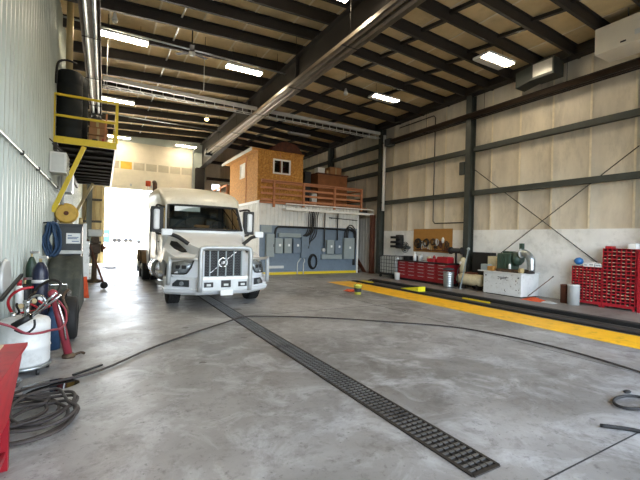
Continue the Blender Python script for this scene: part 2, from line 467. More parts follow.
for x in (0.0, 4.93):
    MB().box(x-0.04, x+0.04, YF-0.1, YF-0.04, 0.0, 7.2).build('door_track', M['galv'], door1)
    MB().tube([(x, YF-0.1, 7.0), (x, YF-0.35, 7.2), (x, YF-1.2, 7.25)], 0.03, 6, 3).build('door_track', M['galv'], door1)

# unseen front wall behind the photographer; its two doorways are sized to tune daylight
m = MB()
for x0, x1, z0, z1 in ((XL, -0.6, 0, 7.6), (-.6, -.2, 5.5, 7.6), (-0.2, 12.5, 5.5, 7.6), (5.2, 5.8, 0, 5.5), (12.2, XR, 0, 5.5)):
    m.box(x0, x1, YN-0.1, YN, z0, z1)
wf = struct(m.build('wall_front', M['liner']))

# roof
def roofsheet(x0, x1):
    def fn(q, y, d): return (q, y, zroof(q)-d)
    return insul(fn, x0, x1, YN, YF+0.1, 1.15, seam=0.02, nb=40, bulge=0.0)
ceil = struct(roofsheet(XL, XRIDGE).build('ceiling', M['roof']))
roofsheet(XRIDGE, XR).build('roof_slope', M['roof'], ceil)
m = MB()
for x0, x1 in ((XL, XRIDGE), (XRIDGE, XR)):
    x = x0+.03
    while x < x1-.1:
        m.box(x-.025, x+.025, YN, YF, zroof(x)-.028, zroof(x)-.021); x += 1.15
m.build('seam_tape', M['seam'], ceil)
PUR0, PDY = 1.0, 1.5
ys = [-2.2+1.05*i for i in range(8)]+[6.15, 7.15, 8.2, 9.1, 10.08, 11.15]+[12.6+1.55*i for i in range(9)]
for y in ys:
    if y > YF-0.1: continue
    m = MB()
    for xa, xb in ((XL+0.05, XRIDGE), (XRIDGE, XR-0.05)):
        za, zb_ = zroof(xa)-0.02, zroof(xb)-0.02
        m.prism([(xa, za), (xb, zb_), (xb, zb_-0.29), (xa, za-0.29)], 1, y-0.008, y+0.008)
        m.prism([(xa, za-0.275), (xb, zb_-0.275), (xb, zb_-0.29), (xa, za-0.29)], 1, y, y+0.075)
        m.prism([(xa, za), (xb, zb_), (xb, zb_-0.015), (xa, za-0.015)], 1, y-0.075, y)
    m.build('purlin', M['steel'], ceil)
# ridge girder and bridging
m = MB()
zt = ZRIDGE-0.32
m.box(XRIDGE-0.16, XRIDGE+0.16, YN, YF-0.1, zt-0.03, zt)
m.prism([(YN, 6.74), (16.0, 6.74), (YF-.1, 6.12), (YF-.1, 6.15), (16.0, 6.77), (YN, 6.77)], 0, XRIDGE-.16, XRIDGE+.16)
m.prism([(YN, 6.77), (16.0, 6.77), (YF-.1, 6.15), (YF-.1, zt-.03), (YN, zt-.03)], 0, XRIDGE-.012, XRIDGE+.012)
for y in (0, 5.5, 11.3, 16): m.box(XRIDGE-0.15, XRIDGE+0.15, y-0.008, y+0.008, 6.77, zt-0.03)
m.build('ridge_girder', M['steel'], ceil)
for x, mt in ((1.75, 'whitep'), (7.9, 'steel'), (9.9, 'steel')):
    m = MB()
    for i in range(len(ys)-1):
        z = zroof(x)-0.12
        m.bar((x, ys[i]+0.01, z-0.1), (x+0.02, ys[i+1]-0.01, z+0.06), 0.045 if mt == 'whitep' else .11, 0.02 if mt == 'whitep' else .09)
    m.build('purlin_bridging', M[mt], ceil)

# ------------------------------------------------------------------ semi truck
TX = 2.57
T = thing('semi_truck', 'white long-nose semi truck with bull bar parked inside the open far door', 'truck', (TX, 12.0, 0))
def tb(mb, name, m, parent=T, bevel=0.0, solid=0.0):
    for v in mb.bm.verts: v.co.x += TX
    return mb.build(name, m, parent, bevel=bevel, solid=solid)

# cab and sleeper shell: stacked rings, windscreen and door-window openings left out
lv = [ # z, half width, y of nose centre, bulge
 (0.62, 1.10, 10.98, .06), (1.05, 1.13, 10.98, .10), (1.79, 1.13, 10.88, .20), (1.87, 1.12, 10.90, .20),
 (2.58, 1.06, 11.30, .20), (2.65, 1.08, 11.33, .22), (2.82, 1.13, 11.48, .30), (3.00, 1.13, 11.85, .36),
 (3.14, 1.10, 12.35, .40), (3.24, 1.04, 12.9, .40), (3.30, .92, 13.3, .4), (3.31, .60, 13.6, .3)]
fx = (-1, -.93, -.62, -.31, 0, .31, .62, .93, 1)
rings = []
for z, w, yb, bu in lv:
    r = [(f*w, yb+bu*abs(f)**2.4, z) for f in fx]
    c = yb+bu
    s1 = max(12.25, c+.12); s2 = max(12.75, s1+.1); yk = 15.05; q = w+.09
    r += [(w, s1, z), (w+.02, s2, z), (q, yk-.08, z), (q-.08, yk, z), (-q+.08, yk, z), (-q, yk-.08, z), (-w-.02, s2, z), (-w, s1, z)]
    rings.append(r)
lower = MB(); upper = MB()
n = len(rings[0])
for k in range(len(rings)-1):
    mb = upper if k >= 4 else lower
    for i in range(n):
        j = (i+1) % n
        if k == 3 and (1 <= i <= 6 or i == 8 or i == n-1): continue
        mb._new([rings[k][i], rings[k][j], rings[k+1][j], rings[k+1][i]], [(0,1,2,3)], True)
upper._new(rings[-1], [tuple(range(n))])
lower._new(rings[0], [tuple(range(n))[::-1]])
cab = tb(lower, 'cab', M['truck'])
tb(upper, 'roof_fairing', M['truckroof'])
# windscreen
def yfront(f, z):
    t = (z-1.87)/0.71
    yb = 10.90+0.40*t; w = 1.12-0.06*t
    return f*w, yb+.20*abs(f)**2.4
mb = MB(); mb.grid([[(*yfront(f, z), z) for f in [-.93+1.86*i/12 for i in range(13)]] for z in (1.87, 2.1, 2.35, 2.58)])
ws = tb(mb, 'windscreen', M['glass'], T)
mb = MB(); P = []
for f in [-.93+1.86*i/8 for i in range(9)]: P.append((*yfront(f, 1.89), 1.89))
for f in [.93-1.86*i/8 for i in range(9)]: P.append((*yfront(f, 2.575), 2.575))
P = [(x, y-0.012, z) for x, y, z in P]
mb.tube(P, 0.035, 6, 1, closed=True); tb(mb, 'windscreen_seal', M['blackpl'])
for s in (-1, 1):
    mb = MB().tube([(s*0.05, yfront(s*.05, 1.89)[1]-.03, 1.89), (s*.25-.2, yfront(s*.25-.2, 1.98)[1]-.03, 1.97), (s*.5-.2, yfront(s*.5-.2, 2.06)[1]-.03, 2.04)], 0.012, 6, 2); tb(mb, 'wiper', M['blackpl'])
# cab inside
mb = MB().box(-1.0, 1.0, 11.2, 11.55, 1.70, 1.95).box(-1.0, 1.0, 11.12, 11.25, 1.65, 1.90); tb(mb, 'dashboard', M['blackpl'], bevel=.03)
mb = MB().box(-1.05, 1.05, 12.95, 13.0, 0.8, 3.0); tb(mb, 'rear_curtain', M['darkgrey'])
for s in (-.58, .52):
    mb = MB().box(s-.26, s+.26, 11.9, 12.4, 1.4, 1.6).box(s-.25, s+.25, 12.38, 12.55, 1.55, 2.25).box(s-.14, s+.14, 12.40, 12.52, 2.27, 2.48); tb(mb, 'seat', M['darkgrey'], bevel=.05)
mb = MB().tube([(.52+.21*math.cos(t*PI/6), 11.72+.10*math.sin(t*PI/6), 2.02+.17*math.sin(t*PI/6)) for t in range(12)], .018, 6, 1, closed=True); tb(mb, 'steering_wheel', M['blackpl'])
mb = MB().box(-.85, -.15, 11.28, 11.30, 2.40, 2.54); tb(mb, 'sun_visor', M['lgrey'])
mb = MB().box(-.28, .12, 11.22, 11.45, 1.95, 2.03); tb(mb, 'folded_paper_on_dash', M['card'], bevel=.02)
# hood
hs = [ # y, list of (half x, z)
 (9.25, [(0,1.40),(.40,1.395),(.50,1.37),(.54,1.28),(.56,1.0),(.60,.72)]),
 (9.34, [(0,1.44),(.42,1.435),(.55,1.40),(.60,1.28),(.74,1.10),(.84,.72)]),
 (9.48, [(0,1.47),(.46,1.465),(.59,1.43),(.64,1.25),(.95,1.15),(1.06,.72)]),
 (9.66, [(0,1.51),(.50,1.505),(.64,1.46),(.69,1.26),(1.08,1.20),(1.18,.76)]),
 (9.9, [(0,1.57),(.55,1.565),(.70,1.51),(.75,1.29),(1.13,1.24),(1.21,1.02)]),
 (10.3, [(0,1.66),(.64,1.655),(.79,1.59),(.85,1.36),(1.15,1.29),(1.22,1.10)]),
 (10.7, [(0,1.74),(.76,1.73),(.91,1.66),(.97,1.46),(1.16,1.36),(1.22,1.04)]),
 (10.98, [(0,1.82),(.88,1.80),(1.02,1.72),(1.08,1.54),(1.16,1.38),(1.2,.90)])]
mb = MB()
rows = [[(-x, y, z) for x, z in reversed(p)]+[(x, y, z) for x, z in p[1:]] for y, p in hs]
R = mb.grid(rows); mb.bm.faces.new(R[0][::-1])
h_ = tb(mb, 'hood', M['truck'], solid=.015)
md = h_.modifiers.new('crease', 'EDGE_SPLIT'); md.split_angle = math.radians(32)
for s in (-1, 1):   # dark side intake behind the headlamp
    mb = MB()
    mb._new([(s*x, y, z) for x, y, z in ((1.0,10.72,1.56),(.90,10.40,1.54),(.775,9.90,1.36),(.76,9.80,1.30),(.86,9.95,1.29),(.97,10.40,1.36),(1.03,10.72,1.46))], [tuple(range(7))])
    tb(mb, 'side_intake', M['blackpl'], solid=.02)
    mb = MB(); mb.grid([[(s*x, y-0.03, z) for x, y, z in ((.68,9.33,1.13),(.88,9.42,1.12),(1.12,9.66,1.06))],
                        [(s*x, y-0.04, z) for x, y, z in ((.74,9.33,.95),(.92,9.42,.92),(1.16,9.66,.88))],
                        [(s*x, y-0.03, z) for x, y, z in ((.84,9.36,.80),(.97,9.46,.78),(1.19,9.70,.77))]])
    hl = tb(mb, 'headlamp', M['lamp'], solid=.03)
    mb = MB()
    for q in (0, 1):
        cx_, cy_ = .90+.12*q, 9.365+.10*q
        mb.bar((s*(cx_-.045), cy_-.02, .96), (s*(cx_+.045), cy_+.03, .96), .03, .085)
    mb.tube([(s*.70, 9.27, 1.12), (s*.77, 9.28, .95), (s*.86, 9.315, .815), (s*1.0, 9.42, .80), (s*1.17, 9.62, .79)], .016, 6, 3)
    tb(mb, 'lamp_module', M['blackpl'], hl)
# grille
mb = MB().box(-.46, .46, 9.24, 9.30, .74, 1.36); gr = tb(mb, 'grille', M['black'])
mb = MB()
for i in range(9):
    z = .79+.065*i
    for k in range(12):
        x = -.42+.84*k/11
        mb.bar((x-.035, 9.235, z-.02), (x, 9.235, z+.02), .012, .014); mb.bar((x, 9.235, z+.02), (x+.035, 9.235, z-.02), .012, .014)
tb(mb, 'grille_mesh', M['darkgrey'], gr)
mb = MB().box(-.53, -.46, 9.2, 9.30, .72, 1.42).box(.46, .53, 9.2, 9.30, .72, 1.42).box(-.53, .53, 9.2, 9.30, 1.36, 1.43); tb(mb, 'grille_surround', M['truck'], gr, bevel=.015)
mb = MB().bar((-.36, 9.20, .80), (.30, 9.20, 1.34), .012, .035, up=(0,-1,0)); tb(mb, 'diagonal_strip', M['chrome'], gr)
mb = MB().tube([(-.03+.105*math.cos(t*PI/10), 9.185, 1.075+.105*math.sin(t*PI/10)) for t in range(20)], .022, 8, 1, closed=True)
mb.axis((-.03, 9.185, 1.075), (0,-1,0), [(0,.045),(.015,.04)], 14); tb(mb, 'round_badge', M['chrome'], gr)
# bumper
bp = [(-1.30, 9.92), (-1.29, 9.66), (-.66, 9.16), (.66, 9.16), (1.29, 9.66), (1.30, 9.92), (.6, 9.5), (-.6, 9.5)]
mb = MB()
def shp(z, g): return [(x*(1-g*.02), y+g*.05, z) for x, y in bp]
mb.grid([shp(.30, 1.6), shp(.36, 0), shp(.44, -.6), shp(.46, .2), shp(.66, .2), shp(.72, 1.0)], False, True)
mb._new(shp(.30, 1.6), [tuple(range(8))]); mb._new(shp(.72, 1.0), [tuple(range(8))])
bum = tb(mb, 'bumper', M['truck'])
for x, w in ((-.40, .11), (.01, .12), (.42, .11)):
    MB_ = MB().box(x-w, x+w, 9.012, 9.03, .50 if w < .12 else .49, .62 if w < .12 else .66); tb(MB_, 'bumper_opening', M['blackpl'], bum, bevel=.01)
    tb(MB().box(x-w*.45, x+w*.45, 9.0, 9.012, .53, .58), 'tow_loop', M['lgrey'], bum)
for s in (-1, 1):
    mb = MB().prism([(s*.80, .50), (s*1.13, .50), (s*1.13, .56), (s*1.04, .66), (s*.80, .66)], 1, 0, .03)
    for v in mb.bm.verts:
        v.co.y += 9.13+(abs(v.co.x)-.66)*(.46/.56)
    fl = tb(mb, 'fog_lamp_recess', M['darkgrey'], bum)
    tb(MB().axis((s*.95, 9.36, .575), (s*.6, -1, 0), [(0,.055),(.02,.05)], 14), 'fog_lamp', M['lamp'], fl)
tb(MB().box(-.12, .18, 9.005, 9.018, .30, .43), 'number_plate', M['white'], bum)
# bull bar
bb = tb(MB().tube([(-.60, 9.03, .40), (-.60, 9.0, .9), (-.60, 9.0, 1.34), (-.55, 9.0, 1.42), (-.4, 9.0, 1.44), (0, 9.0, 1.44), (.4, 9.0, 1.44), (.55, 9.0, 1.42), (.60, 9.0, 1.34), (.60, 9.0, .9), (.60, 9.03, .40)], .058, 10, 3), 'bull_bar_hoop', M['barpaint'])
for i in range(5):
    x = -.38+.19*i
    tb(MB().box(x-.013, x+.013, 9.02, 9.05, .74, 1.40), 'bull_bar_upright', M['grey'], bb)
tb(MB().box(-.56, .56, 9.0, 9.06, .68, .75), 'bull_bar_crosspiece', M['alum'], bb)
tb(MB().box(-.58, .58, 9.02, 9.1, .42, .70), 'bull_bar_plate', M['barpaint'], bb)
for s in (-1, 1):
    tb(MB().tube([(s*.60, 9.02, 1.17), (s*.95, 9.18, 1.17), (s*1.21, 9.42, 1.17)], .035, 8, 2), 'bull_bar_rail', M['alum'], bb)
    tb(MB().tube([(s*1.21, 9.42, 1.20), (s*1.23, 9.44, .8), (s*1.23, 9.48, .55)], .055, 8, 2), 'bull_bar_post', M['barpaint'], bb)
# hood mirrors
for s in (-1, 1):
    mb = MB().tube([(s*.70, 9.95, 1.50), (s*.84, 9.98, 1.60), (s*1.0, 10.05, 1.70), (s*1.24, 10.1, 1.76)], .05, 8, 3)
    hm = tb(mb, 'hood_mirror_arm', M['blackpl'])
    tb(MB().box(s*1.20-.13, s*1.20+.13, 10.02, 10.14, 1.70, 1.87), 'hood_mirror', M['truck'], hm, bevel=.03)
# door mirrors
for s in (-1, 1):
    mb = MB().tube([(s*1.06, 11.55, 2.50), (s*1.25, 11.35, 2.54), (s*1.33, 11.25, 2.48), (s*1.34, 11.25, 2.1), (s*1.33, 11.25, 1.80), (s*1.2, 11.3, 1.74), (s*1.1, 11.4, 1.74)], .03, 8, 3)
    a = tb(mb, 'mirror_arm', M['blackpl'])
    tb(MB().box(s*1.32-.08, s*1.32+.08, 11.14, 11.30, 1.86, 2.42), 'mirror_housing', M['truck'], a, bevel=.045)
    tb(MB().box(s*1.30-.16, s*1.30+.16, 11.18, 11.31, 1.78, 2.49), 'mirror_frame', M['blackpl'], a, bevel=.02)
# doors and side panels
for s in (-1, 1):
    X0 = s*1.13
    d = tb(MB().box(min(X0, X0+s*.02), max(X0, X0+s*.02), 11.28, 12.24, .95, 1.83), 'door', M['truck'], bevel=.01)
    tb(MB()._new([(s*1.118, 11.18, 1.88), (s*1.118, 12.24, 1.88), (s*1.058, 12.24, 2.57), (s*1.058, 11.5, 2.57)], [(0,1,2,3)]), 'door_window', M['glass'], d)
    tb(MB().box(min(X0+s*.02, X0+s*.05), max(X0+s*.02, X0+s*.05), 12.0, 12.16, 1.5, 1.54), 'door_handle', M['blackpl'], d)
    tb(MB().cyl((s*1.17, 12.36, 1.1), (s*1.17, 12.36, 2.0), .018, n=8), 'grab_rail', M['chrome'])
    st = tb(MB().box(s*1.0, s*1.22, 11.3, 12.0, .32, .37).box(s*1.0, s*1.24, 11.3, 12.0, .62, .67), 'cab_step', M['alum'])
    tb(MB().axis((s*.93, 12.15, .68), (0,1,0), [(0,.02),(.01,.29),(.03,.335),(1.5,.335),(1.52,.31)], 28), 'fuel_tank', M['chrome'])
    for yy in (12.5, 13.3): tb(MB().axis((s*.93, yy, .68), (0,1,0), [(0,.34),(.06,.34)], 28), 'tank_strap', M['blackpl'])
    tb(MB().box(s*1.06, s*1.14, 13.75, 14.6, .35, .95), 'side_fairing', M['truck'], bevel=.02)
    # sleeper seams
    tb(MB().box(min(s*1.125, s*1.14), max(s*1.125, s*1.14), 12.78, 12.80, .7, 2.6).box(min(s*1.18, s*1.205), max(s*1.18, s*1.205), 14.1, 14.12, .7, 2.6), 'panel_seam', M['blackpl'])
    tb(MB().box(min(s*.5, s*1.12), max(s*.5, s*1.12), 14.75, 15.1, 1.0, 3.1) if False else MB().box(min(s*1.12, s*1.15), max(s*1.12, s*1.15), 15.0, 15.3, .9, 3.0), 'side_extender', M['truck'])
# chassis
tb(MB().box(-.5, -.40, 9.6, 18.2, .62, .88).box(.40, .5, 9.6, 18.2, .62, .88).box(-.5, .5, 18.1, 18.2, .62, .88).box(-.9, .9, 10.35, 10.5, .42, .55), 'chassis_frame', M['blackpl'])
tb(MB().box(-.42, .42, 16.1, 17.0, 1.0, 1.07).box(-.5, .5, 16.3, 16.8, .88, 1.0), 'fifth_wheel', M['grime'], bevel=.02)
for y in (15.9, 17.2):
    tb(MB().cyl((-.8, y, .51), (.8, y, .51), .09), 'drive_axle', M['black'])
# wheels
def wheel(x, y, s, w):
    prof = [(0,.30),(0.01,.47),(.05,.505),(.07,.515),(w-.07,.515),(w-.05,.505),(w-.01,.47),(w,.30)]
    mb = MB().axis((x, y, .515), (s, 0, 0), prof, 36)
    for i in range(36):   # tread blocks
        t = 2*PI*i/36
        c = Vector((x+s*w/2, y+.512*math.cos(t), .515+.512*math.sin(t)))
        for q in (-.36, -.12, .12, .36):
            cc = c+Vector((q*w, 0, 0))
            rot = Matrix.Rotation(t, 3, 'X')
            mb.box(cc.x-.025, cc.x+.025, cc.y-.01, cc.y+.01, cc.z-.032, cc.z+.032, rot)
    t_ = tb(mb, 'tire', M['rubber'])
    hubp = [(w*.35, .30), (w-.06, .30), (w-.02, .27), (w-.05, .2), (w-.03, .12), (w+.03, .11), (w+.05, .07), (w+.05, .0005)]
    tb(MB().axis((x, y, .515), (s, 0, 0), hubp, 24), 'rim', M['alum'], t_)
for s in (-1, 1):
    wheel(s*.88, 10.2, s, .29)
    for y in (15.9, 17.2):
        wheel(s*1.0, y, s, .27); wheel(s*.70, y, s, .27)
        mb = MB(); rows = []
        for i in range(9):
            t = PI*(.08+.84*i/8)
            rows.append([(s*.58, y-.60*math.cos(t), .515+.60*math.sin(t)), (s*1.33, y-.60*math.cos(t), .515+.60*math.sin(t))])
        mb.grid(rows); tb(mb, 'drive_fender', M['tanfender'], solid=.012)
    tb(MB().box(min(s*.62, s*1.3), max(s*.62, s*1.3), 17.95, 17.97, .15, .8), 'mud_flap', M['rubber'])
# exhaust stub, beacon
tb(MB().tube([(-.95, 15.2, 2.2), (-.95, 15.2, 3.45), (-.95, 15.3, 3.62), (-.95, 15.45, 3.68)], .075, 12, 3), 'exhaust_stack', M['grime'])
bc = tb(MB().tube([(-1.0, 14.6, 3.0), (-1.2, 14.75, 3.25), (-1.22, 14.8, 3.45)], .02, 8, 3), 'beacon_bracket', M['whitep'])
tb(MB().cyl((-1.22, 14.8, 3.44), (-1.22, 14.8, 3.62), .085, n=14), 'amber_beacon', M['orange'], bc)

# ------------------------------------------------------------------ office block under the mezzanine
YO = 16.3
OX0, OX1 = 6.1, 11.55
wo = struct(ribbed(1, YO, OX0, OX1, 2.29, 3.28, 0.2, 0.02, -1).build('wall_office', M['white_corr']))
MB().box(OX0+0.01, OX1, YO+.012, YO+0.06, 0, 3.28).build('front_backing', M['white_corr'], wo)
MB().box(OX0+.02, OX1-.06, YO-.035, YO+.011, .13, 2.29).build('slate_painted_panel', M['bluepaint'], wo)
MB().box(OX0+.02, OX1-.06, YO-.04, YO-.002, 0, .12).build('yellow_kick_strip', M['safety'], wo)
MB().box(OX1-.06, OX1+.04, YO-.05, YO+.05, 0, 3.28).build('corner_trim', M['white'], wo)
MB().box(OX0-.03, OX0+.03, YO-.04, YO+.03, 0, 3.28).build('corner_trim', M['white_corr'], wo)
MB().box(OX0+.1, OX0+.62, YO-.045, YO-.03, 1.95, 2.28).build('lighter_patch', M['grey'], wo)
ribbed(0, OX0, YO, 24.5, 0, 3.28, 0.3, 0.03, -1).build('side_cladding', M['white_corr'], wo)
MB().box(OX1, OX1+.03, YO, 24.5, 0, 3.28).build('side_cladding', M['white_corr'], wo)
dk = struct(MB().box(OX0-.02, 12.1, YO-.05, 24.5, 3.28, 3.40).build('trim_1', M['ply']))
MB().box(OX0-.05, 8.4, YO-.08, YO-.05, 3.28, 3.36).build('fascia_board', M['lumber'], dk)
MB().box(OX0-.05, OX0-.02, YO-.08, 21.0, 3.28, 3.40).build('pale_fascia_board', M['white_corr'], dk)
MB().box(11.6, 12.15, YO-.03, 20.0, 3.02, 3.28).build('landing_joists', M['steel'], dk)

# plywood shed
sh = thing('plywood_shed', 'strand-board shed with flat roof standing on the office roof deck', 'shed', (7.2, 18.7, 3.4))
SX0, SX1, SY0, SY1, SZ0, SZ1 = 6.08, 8.4, 16.55, 20.9, 3.40, 5.72
def wallhole(axis, f0, f1, a0, a1, z0, z1, ha0, ha1, hz0, hz1):
    mb = MB()
    for p, q, r, s_ in ((a0, ha0, z0, z1), (ha1, a1, z0, z1), (ha0, ha1, z0, hz0), (ha0, ha1, hz1, z1)):
        if axis == 0: mb.box(f0, f1, p, q, r, s_)
        else: mb.box(p, q, f0, f1, r, s_)
    return mb
wallhole(1, SY0, SY0+.05, SX0, SX1, SZ0, SZ1, 6.88, 7.66, 4.78, 5.36).build('front_wall', M['osb'], sh)
wallhole(0, SX0, SX0+.05, SY0+.05, SY1, SZ0, SZ1-.01, 18.4, 19.05, 4.74, 5.36).build('side_wall', M['osb'], sh)
MB().box(SX1-.05, SX1, SY0+.05, SY1, SZ0, SZ1).build('far_wall', M['osb'], sh)
MB().box(SX0, SX1, SY1, SY1+.05, SZ0, SZ1).build('rear_wall', M['osb'], sh)
MB().box(SX0-.32, SX1+.02, SY0-.05, SY1+.5, SZ1, SZ1+.06).build('roof', M['osb'], sh)
MB().box(SX0-.36, SX0-.32, SY0-.07, SY1+.5, SZ1-.06, SZ1+.08).build('pale_eave_board', M['white_corr'], sh)
MB().box(SX0-.03, SX0-.005, 18.1, 18.14, SZ0, SZ1-.02).box(SX0+1.1, SX0+1.12, SY0-.012, SY0, SZ0, SZ1).build('sheet_joint', M['lumber'], sh)
wn = wallhole(1, SY0-.03, SY0+.06, 6.82, 7.72, 4.72, 5.42, 6.89, 7.65, 4.79, 5.35).box(7.25, 7.29, SY0-.03, SY0+.06, 4.79, 5.35).build('front_window', M['white'], sh)
MB().box(6.89, 7.65, SY0+.01, SY0+.02, 4.79, 5.35).build('pane', M['glass'], wn)
MB().box(7.3, 7.48, SY0+.12, SY0+.14, 4.8, 5.15).build('thing_behind_pane', M['red'], wn)
wn = wallhole(0, SX0-.03, SX0+.06, 18.34, 19.11, 4.68, 5.42, 18.42, 19.03, 4.76, 5.34).build('side_window', M['white'], sh)
MB().box(SX0+.01, SX0+.02, 18.42, 19.03, 4.76, 5.34).build('pane', M['paper'], wn)
# round thing on shed roof
o = MB(); o.axis((7.75, 17.15, 5.80), (0,1,0), [(0,.78),(.06,.78)], 40); 
o2 = thing('wooden_reel', 'round brown wooden reel on top of the strand-board shed', 'reel', (7.75, 17.4, 5.78))
for yy in (17.0, 17.6):
    mb = MB(); pts = [(7.75+.82*math.cos(PI*i/20), 5.79+.62*math.sin(PI*i/20)) for i in range(21)]
    mb.prism(pts, 1, yy, yy+.06); mb.build('half_round_side', M['rust'], o2)
o.bm.free()
mb = MB(); pts = [(7.75+.70*math.cos(PI*i/20), 5.79+.52*math.sin(PI*i/20)) for i in range(21)]
mb.prism(pts, 1, 17.06, 17.6); mb.build('core', M['ply'], o2)

# railing round the deck
rl = thing('deck_railing', 'brown timber railing along the front of the office roof deck', 'railing', (8.9, YO-.1, 3.2))
RY = YO-.13
for x in (6.75, 8.28, 10.02, 11.66):
    MB().box(x-.045, x+.045, RY-.045, RY+.045, 3.12 if x < 7 else 3.20, 4.32).build('post', M['lumber'], rl)
for z in (3.46, 3.74, 4.0, 4.27):
    MB().box(6.15, 11.72, RY+.045, RY+.085, z-.045, z+.045).build('rail', M['lumber'], rl)
MB().box(6.15, 11.72, RY-.05, RY+.1, 4.32, 4.36).build('cap_rail', M['lumber'], rl)
MB().box(11.64, 11.70, RY+.09, 19.5, 4.2, 4.28).box(11.64, 11.70, RY+.09, 19.5, 3.7, 3.78).build('end_rail', M['lumber'], rl)
rl2 = thing('side_railing', 'timber railing on the left edge of the deck behind the shed', 'railing', (6.1, 23.0, 3.4))
for y in (21.6, 23.0, 24.3):
    MB().box(6.06, 6.14, y-.045, y+.045, 3.4, 4.7).build('post', M['lumber'], rl2)
for z in (3.8, 4.2, 4.65):
    MB().box(6.02, 6.06, 21.4, 24.45, z-.05, z+.05).build('rail', M['lumber'], rl2)
tag(MB().cyl((6.55, 22.6, 3.40), (6.55, 22.6, 4.8), .25, .2, n=14).build('tan_roll', M['card'], loc=(6.55, 22.6, 3.4)), 'tan roll standing behind the railing left of the strand-board shed', 'roll')

# stored things on the deck
cb = thing('storage_crate', 'large brown plywood crate behind the deck railing', 'crate', (10.35, 17.4, 3.4))
MB().box(9.5, 11.3, 17.0, 17.9, 3.44, 5.05).build('body', M['ply'], cb, bevel=.01)
MB().box(9.46, 11.34, 16.96, 17.94, 5.05, 5.12).build('lid', M['rust'], cb)
MB().box(9.6, 9.75, 17.0, 17.9, 3.40, 3.44).box(11.05, 11.2, 17.0, 17.9, 3.40, 3.44).build('runner', M['lumber'], cb)
tag(MB().box(9.55, 9.95, 17.1, 17.5, 5.12, 5.42).build('white_box', M['white'], loc=(9.75, 17.3, 5.12), bevel=.01), 'small white box on the left end of the brown plywood crate', 'box')
def carton(x0, x1, y0, y1, z0, z1, label, group=None):
    t = thing('cardboard_box', label, 'box', ((x0+x1)/2, (y0+y1)/2, z0), group)
    MB().box(x0, x1, y0, y1, z0, z1).build('body', M['card'], t, bevel=.008)
    MB().box(x0+.02, (x0+x1)/2-.004, y0+.02, y1-.02, z1, z1+.008).box((x0+x1)/2+.004, x1-.02, y0+.02, y1-.02, z1, z1+.008).build('flap', M['card'], t)
    MB().box((x0+x1)/2-.03, (x0+x1)/2+.03, y0-.002, y0, z0+.02, z1-.01).build('tape', M['tan'], t)
    return t
carton(10.25, 10.95, 17.05, 17.6, 5.12, 5.5, 'large cardboard box on the right part of the brown plywood crate')
carton(10.0, 10.22, 17.1, 17.4, 5.12, 5.3, 'small low cardboard box in the middle of the brown plywood crate')
tag(MB().box(8.75, 9.1, 17.0, 17.5, 3.4, 5.1).box(8.78, 9.07, 16.97, 17.0, 4.3, 5.0).build('black_cabinet', M['black'], loc=(8.9, 17.2, 3.4), bevel=.02), 'tall black cabinet between the strand-board shed and the brown crate', 'cabinet')
tag(MB().box(9.0, 9.3, 16.7, 16.95, 3.4, 4.0).build('white_bin', M['white'], loc=(9.15, 16.82, 3.4), bevel=.02), 'white bin behind the deck railing beside the black cabinet', 'bin')

# cable tray in front of the deck edge
ct = thing('cable_tray', 'grey ladder cable tray under the deck railing reaching towards the right wall', 'cable tray', (10.0, YO-.25, 3.05))
for y in (YO-.42, YO-.2):
    MB().box(7.22, 12.25, y-.02, y+.02, 3.0, 3.10).build('side_rail', M['white'], ct)
MB().box(7.22, 12.25, YO-.43, YO-.41, 3.26, 3.31).build('upper_rail', M['white'], ct)
for i in range(19):
    x = 7.25+i*.275
    MB().box(x-.012, x+.012, YO-.42, YO-.2, 3.05, 3.07).build('rung', M['lgrey'], ct)
for x in (7.24, 7.75, 9.6, 11.3, 12.22):
    MB().box(x-.02, x+.02, YO-.43, YO-.40, 3.04, 3.30).build('hanger', M['lgrey'], ct)

# electrical boxes on the slate panel
FB = YO-.036
def ebox(label, x0, x1, z0, z1, d, kind='switch', mt='grey'):
    t = thing('electrical_box', label, 'electrical box', ((x0+x1)/2, FB-d/2, z0))
    MB().box(x0, x1, FB-d, FB, z0, z1).build('enclosure', M[mt], t, bevel=.008)
    MB().box(x0+.02, x1-.02, FB-d-.012, FB-d, z0+.02, z1-.02).build('cover', M[mt], t, bevel=.004)
    if kind == 'switch':
        MB().box(x1, x1+.03, FB-d*.7, FB-d*.4, z0+.15*(z1-z0), z0+.75*(z1-z0)).build('switch_lever', M['black'], t)
        xm = (x0+x1)/2+.04; zm = z0+(z1-z0)*.55
        MB().box(xm-.05, xm+.05, FB-d-.015, FB-d-.012, zm-.06, zm+.05).build('label_plate', M['paper'], t)
    elif kind == 'panel':
        MB().box(x1-.06, x1-.03, FB-d-.025, FB-d-.012, (z0+z1)/2-.06, (z0+z1)/2+.06).build('latch', M['black'], t)
    return t
ebox('tall plain grey electrical panel at the left end of the slate panel', 6.40, 6.79, .83, 1.89, .2, 'panel')
ebox('grey switch box right of the tall left panel under the black conduit bend', 6.84, 7.22, 1.0, 1.70, .18)
ebox('grey switch box in the middle of the three under the long trough', 7.30, 7.67, 1.01, 1.70, .18)
ebox('darker grey switch box, right one of the three under the long trough', 7.76, 8.14, 1.02, 1.69, .18, mt='lgrey' if False else 'bluepaint')
ebox('long narrow grey wiring trough above three switch boxes', 7.02, 8.16, 1.75, 1.94, .14, 'plain')
ebox('slate-painted tall panel below the bundle of drop cables', 8.20, 8.60, .78, 1.80, .15, 'panel', 'bluepaint')
ebox('pale grey switch box above the right-hand trough', 9.60, 10.01, .98, 1.67, .18)
ebox('darker grey switch box right of the pale one above the right-hand trough', 10.07, 10.48, 1.0, 1.64, .18, mt='bluepaint')
ebox('low wide grey wiring trough at the right of the coiled cable', 9.32, 10.5, .72, .95, .16, 'plain')
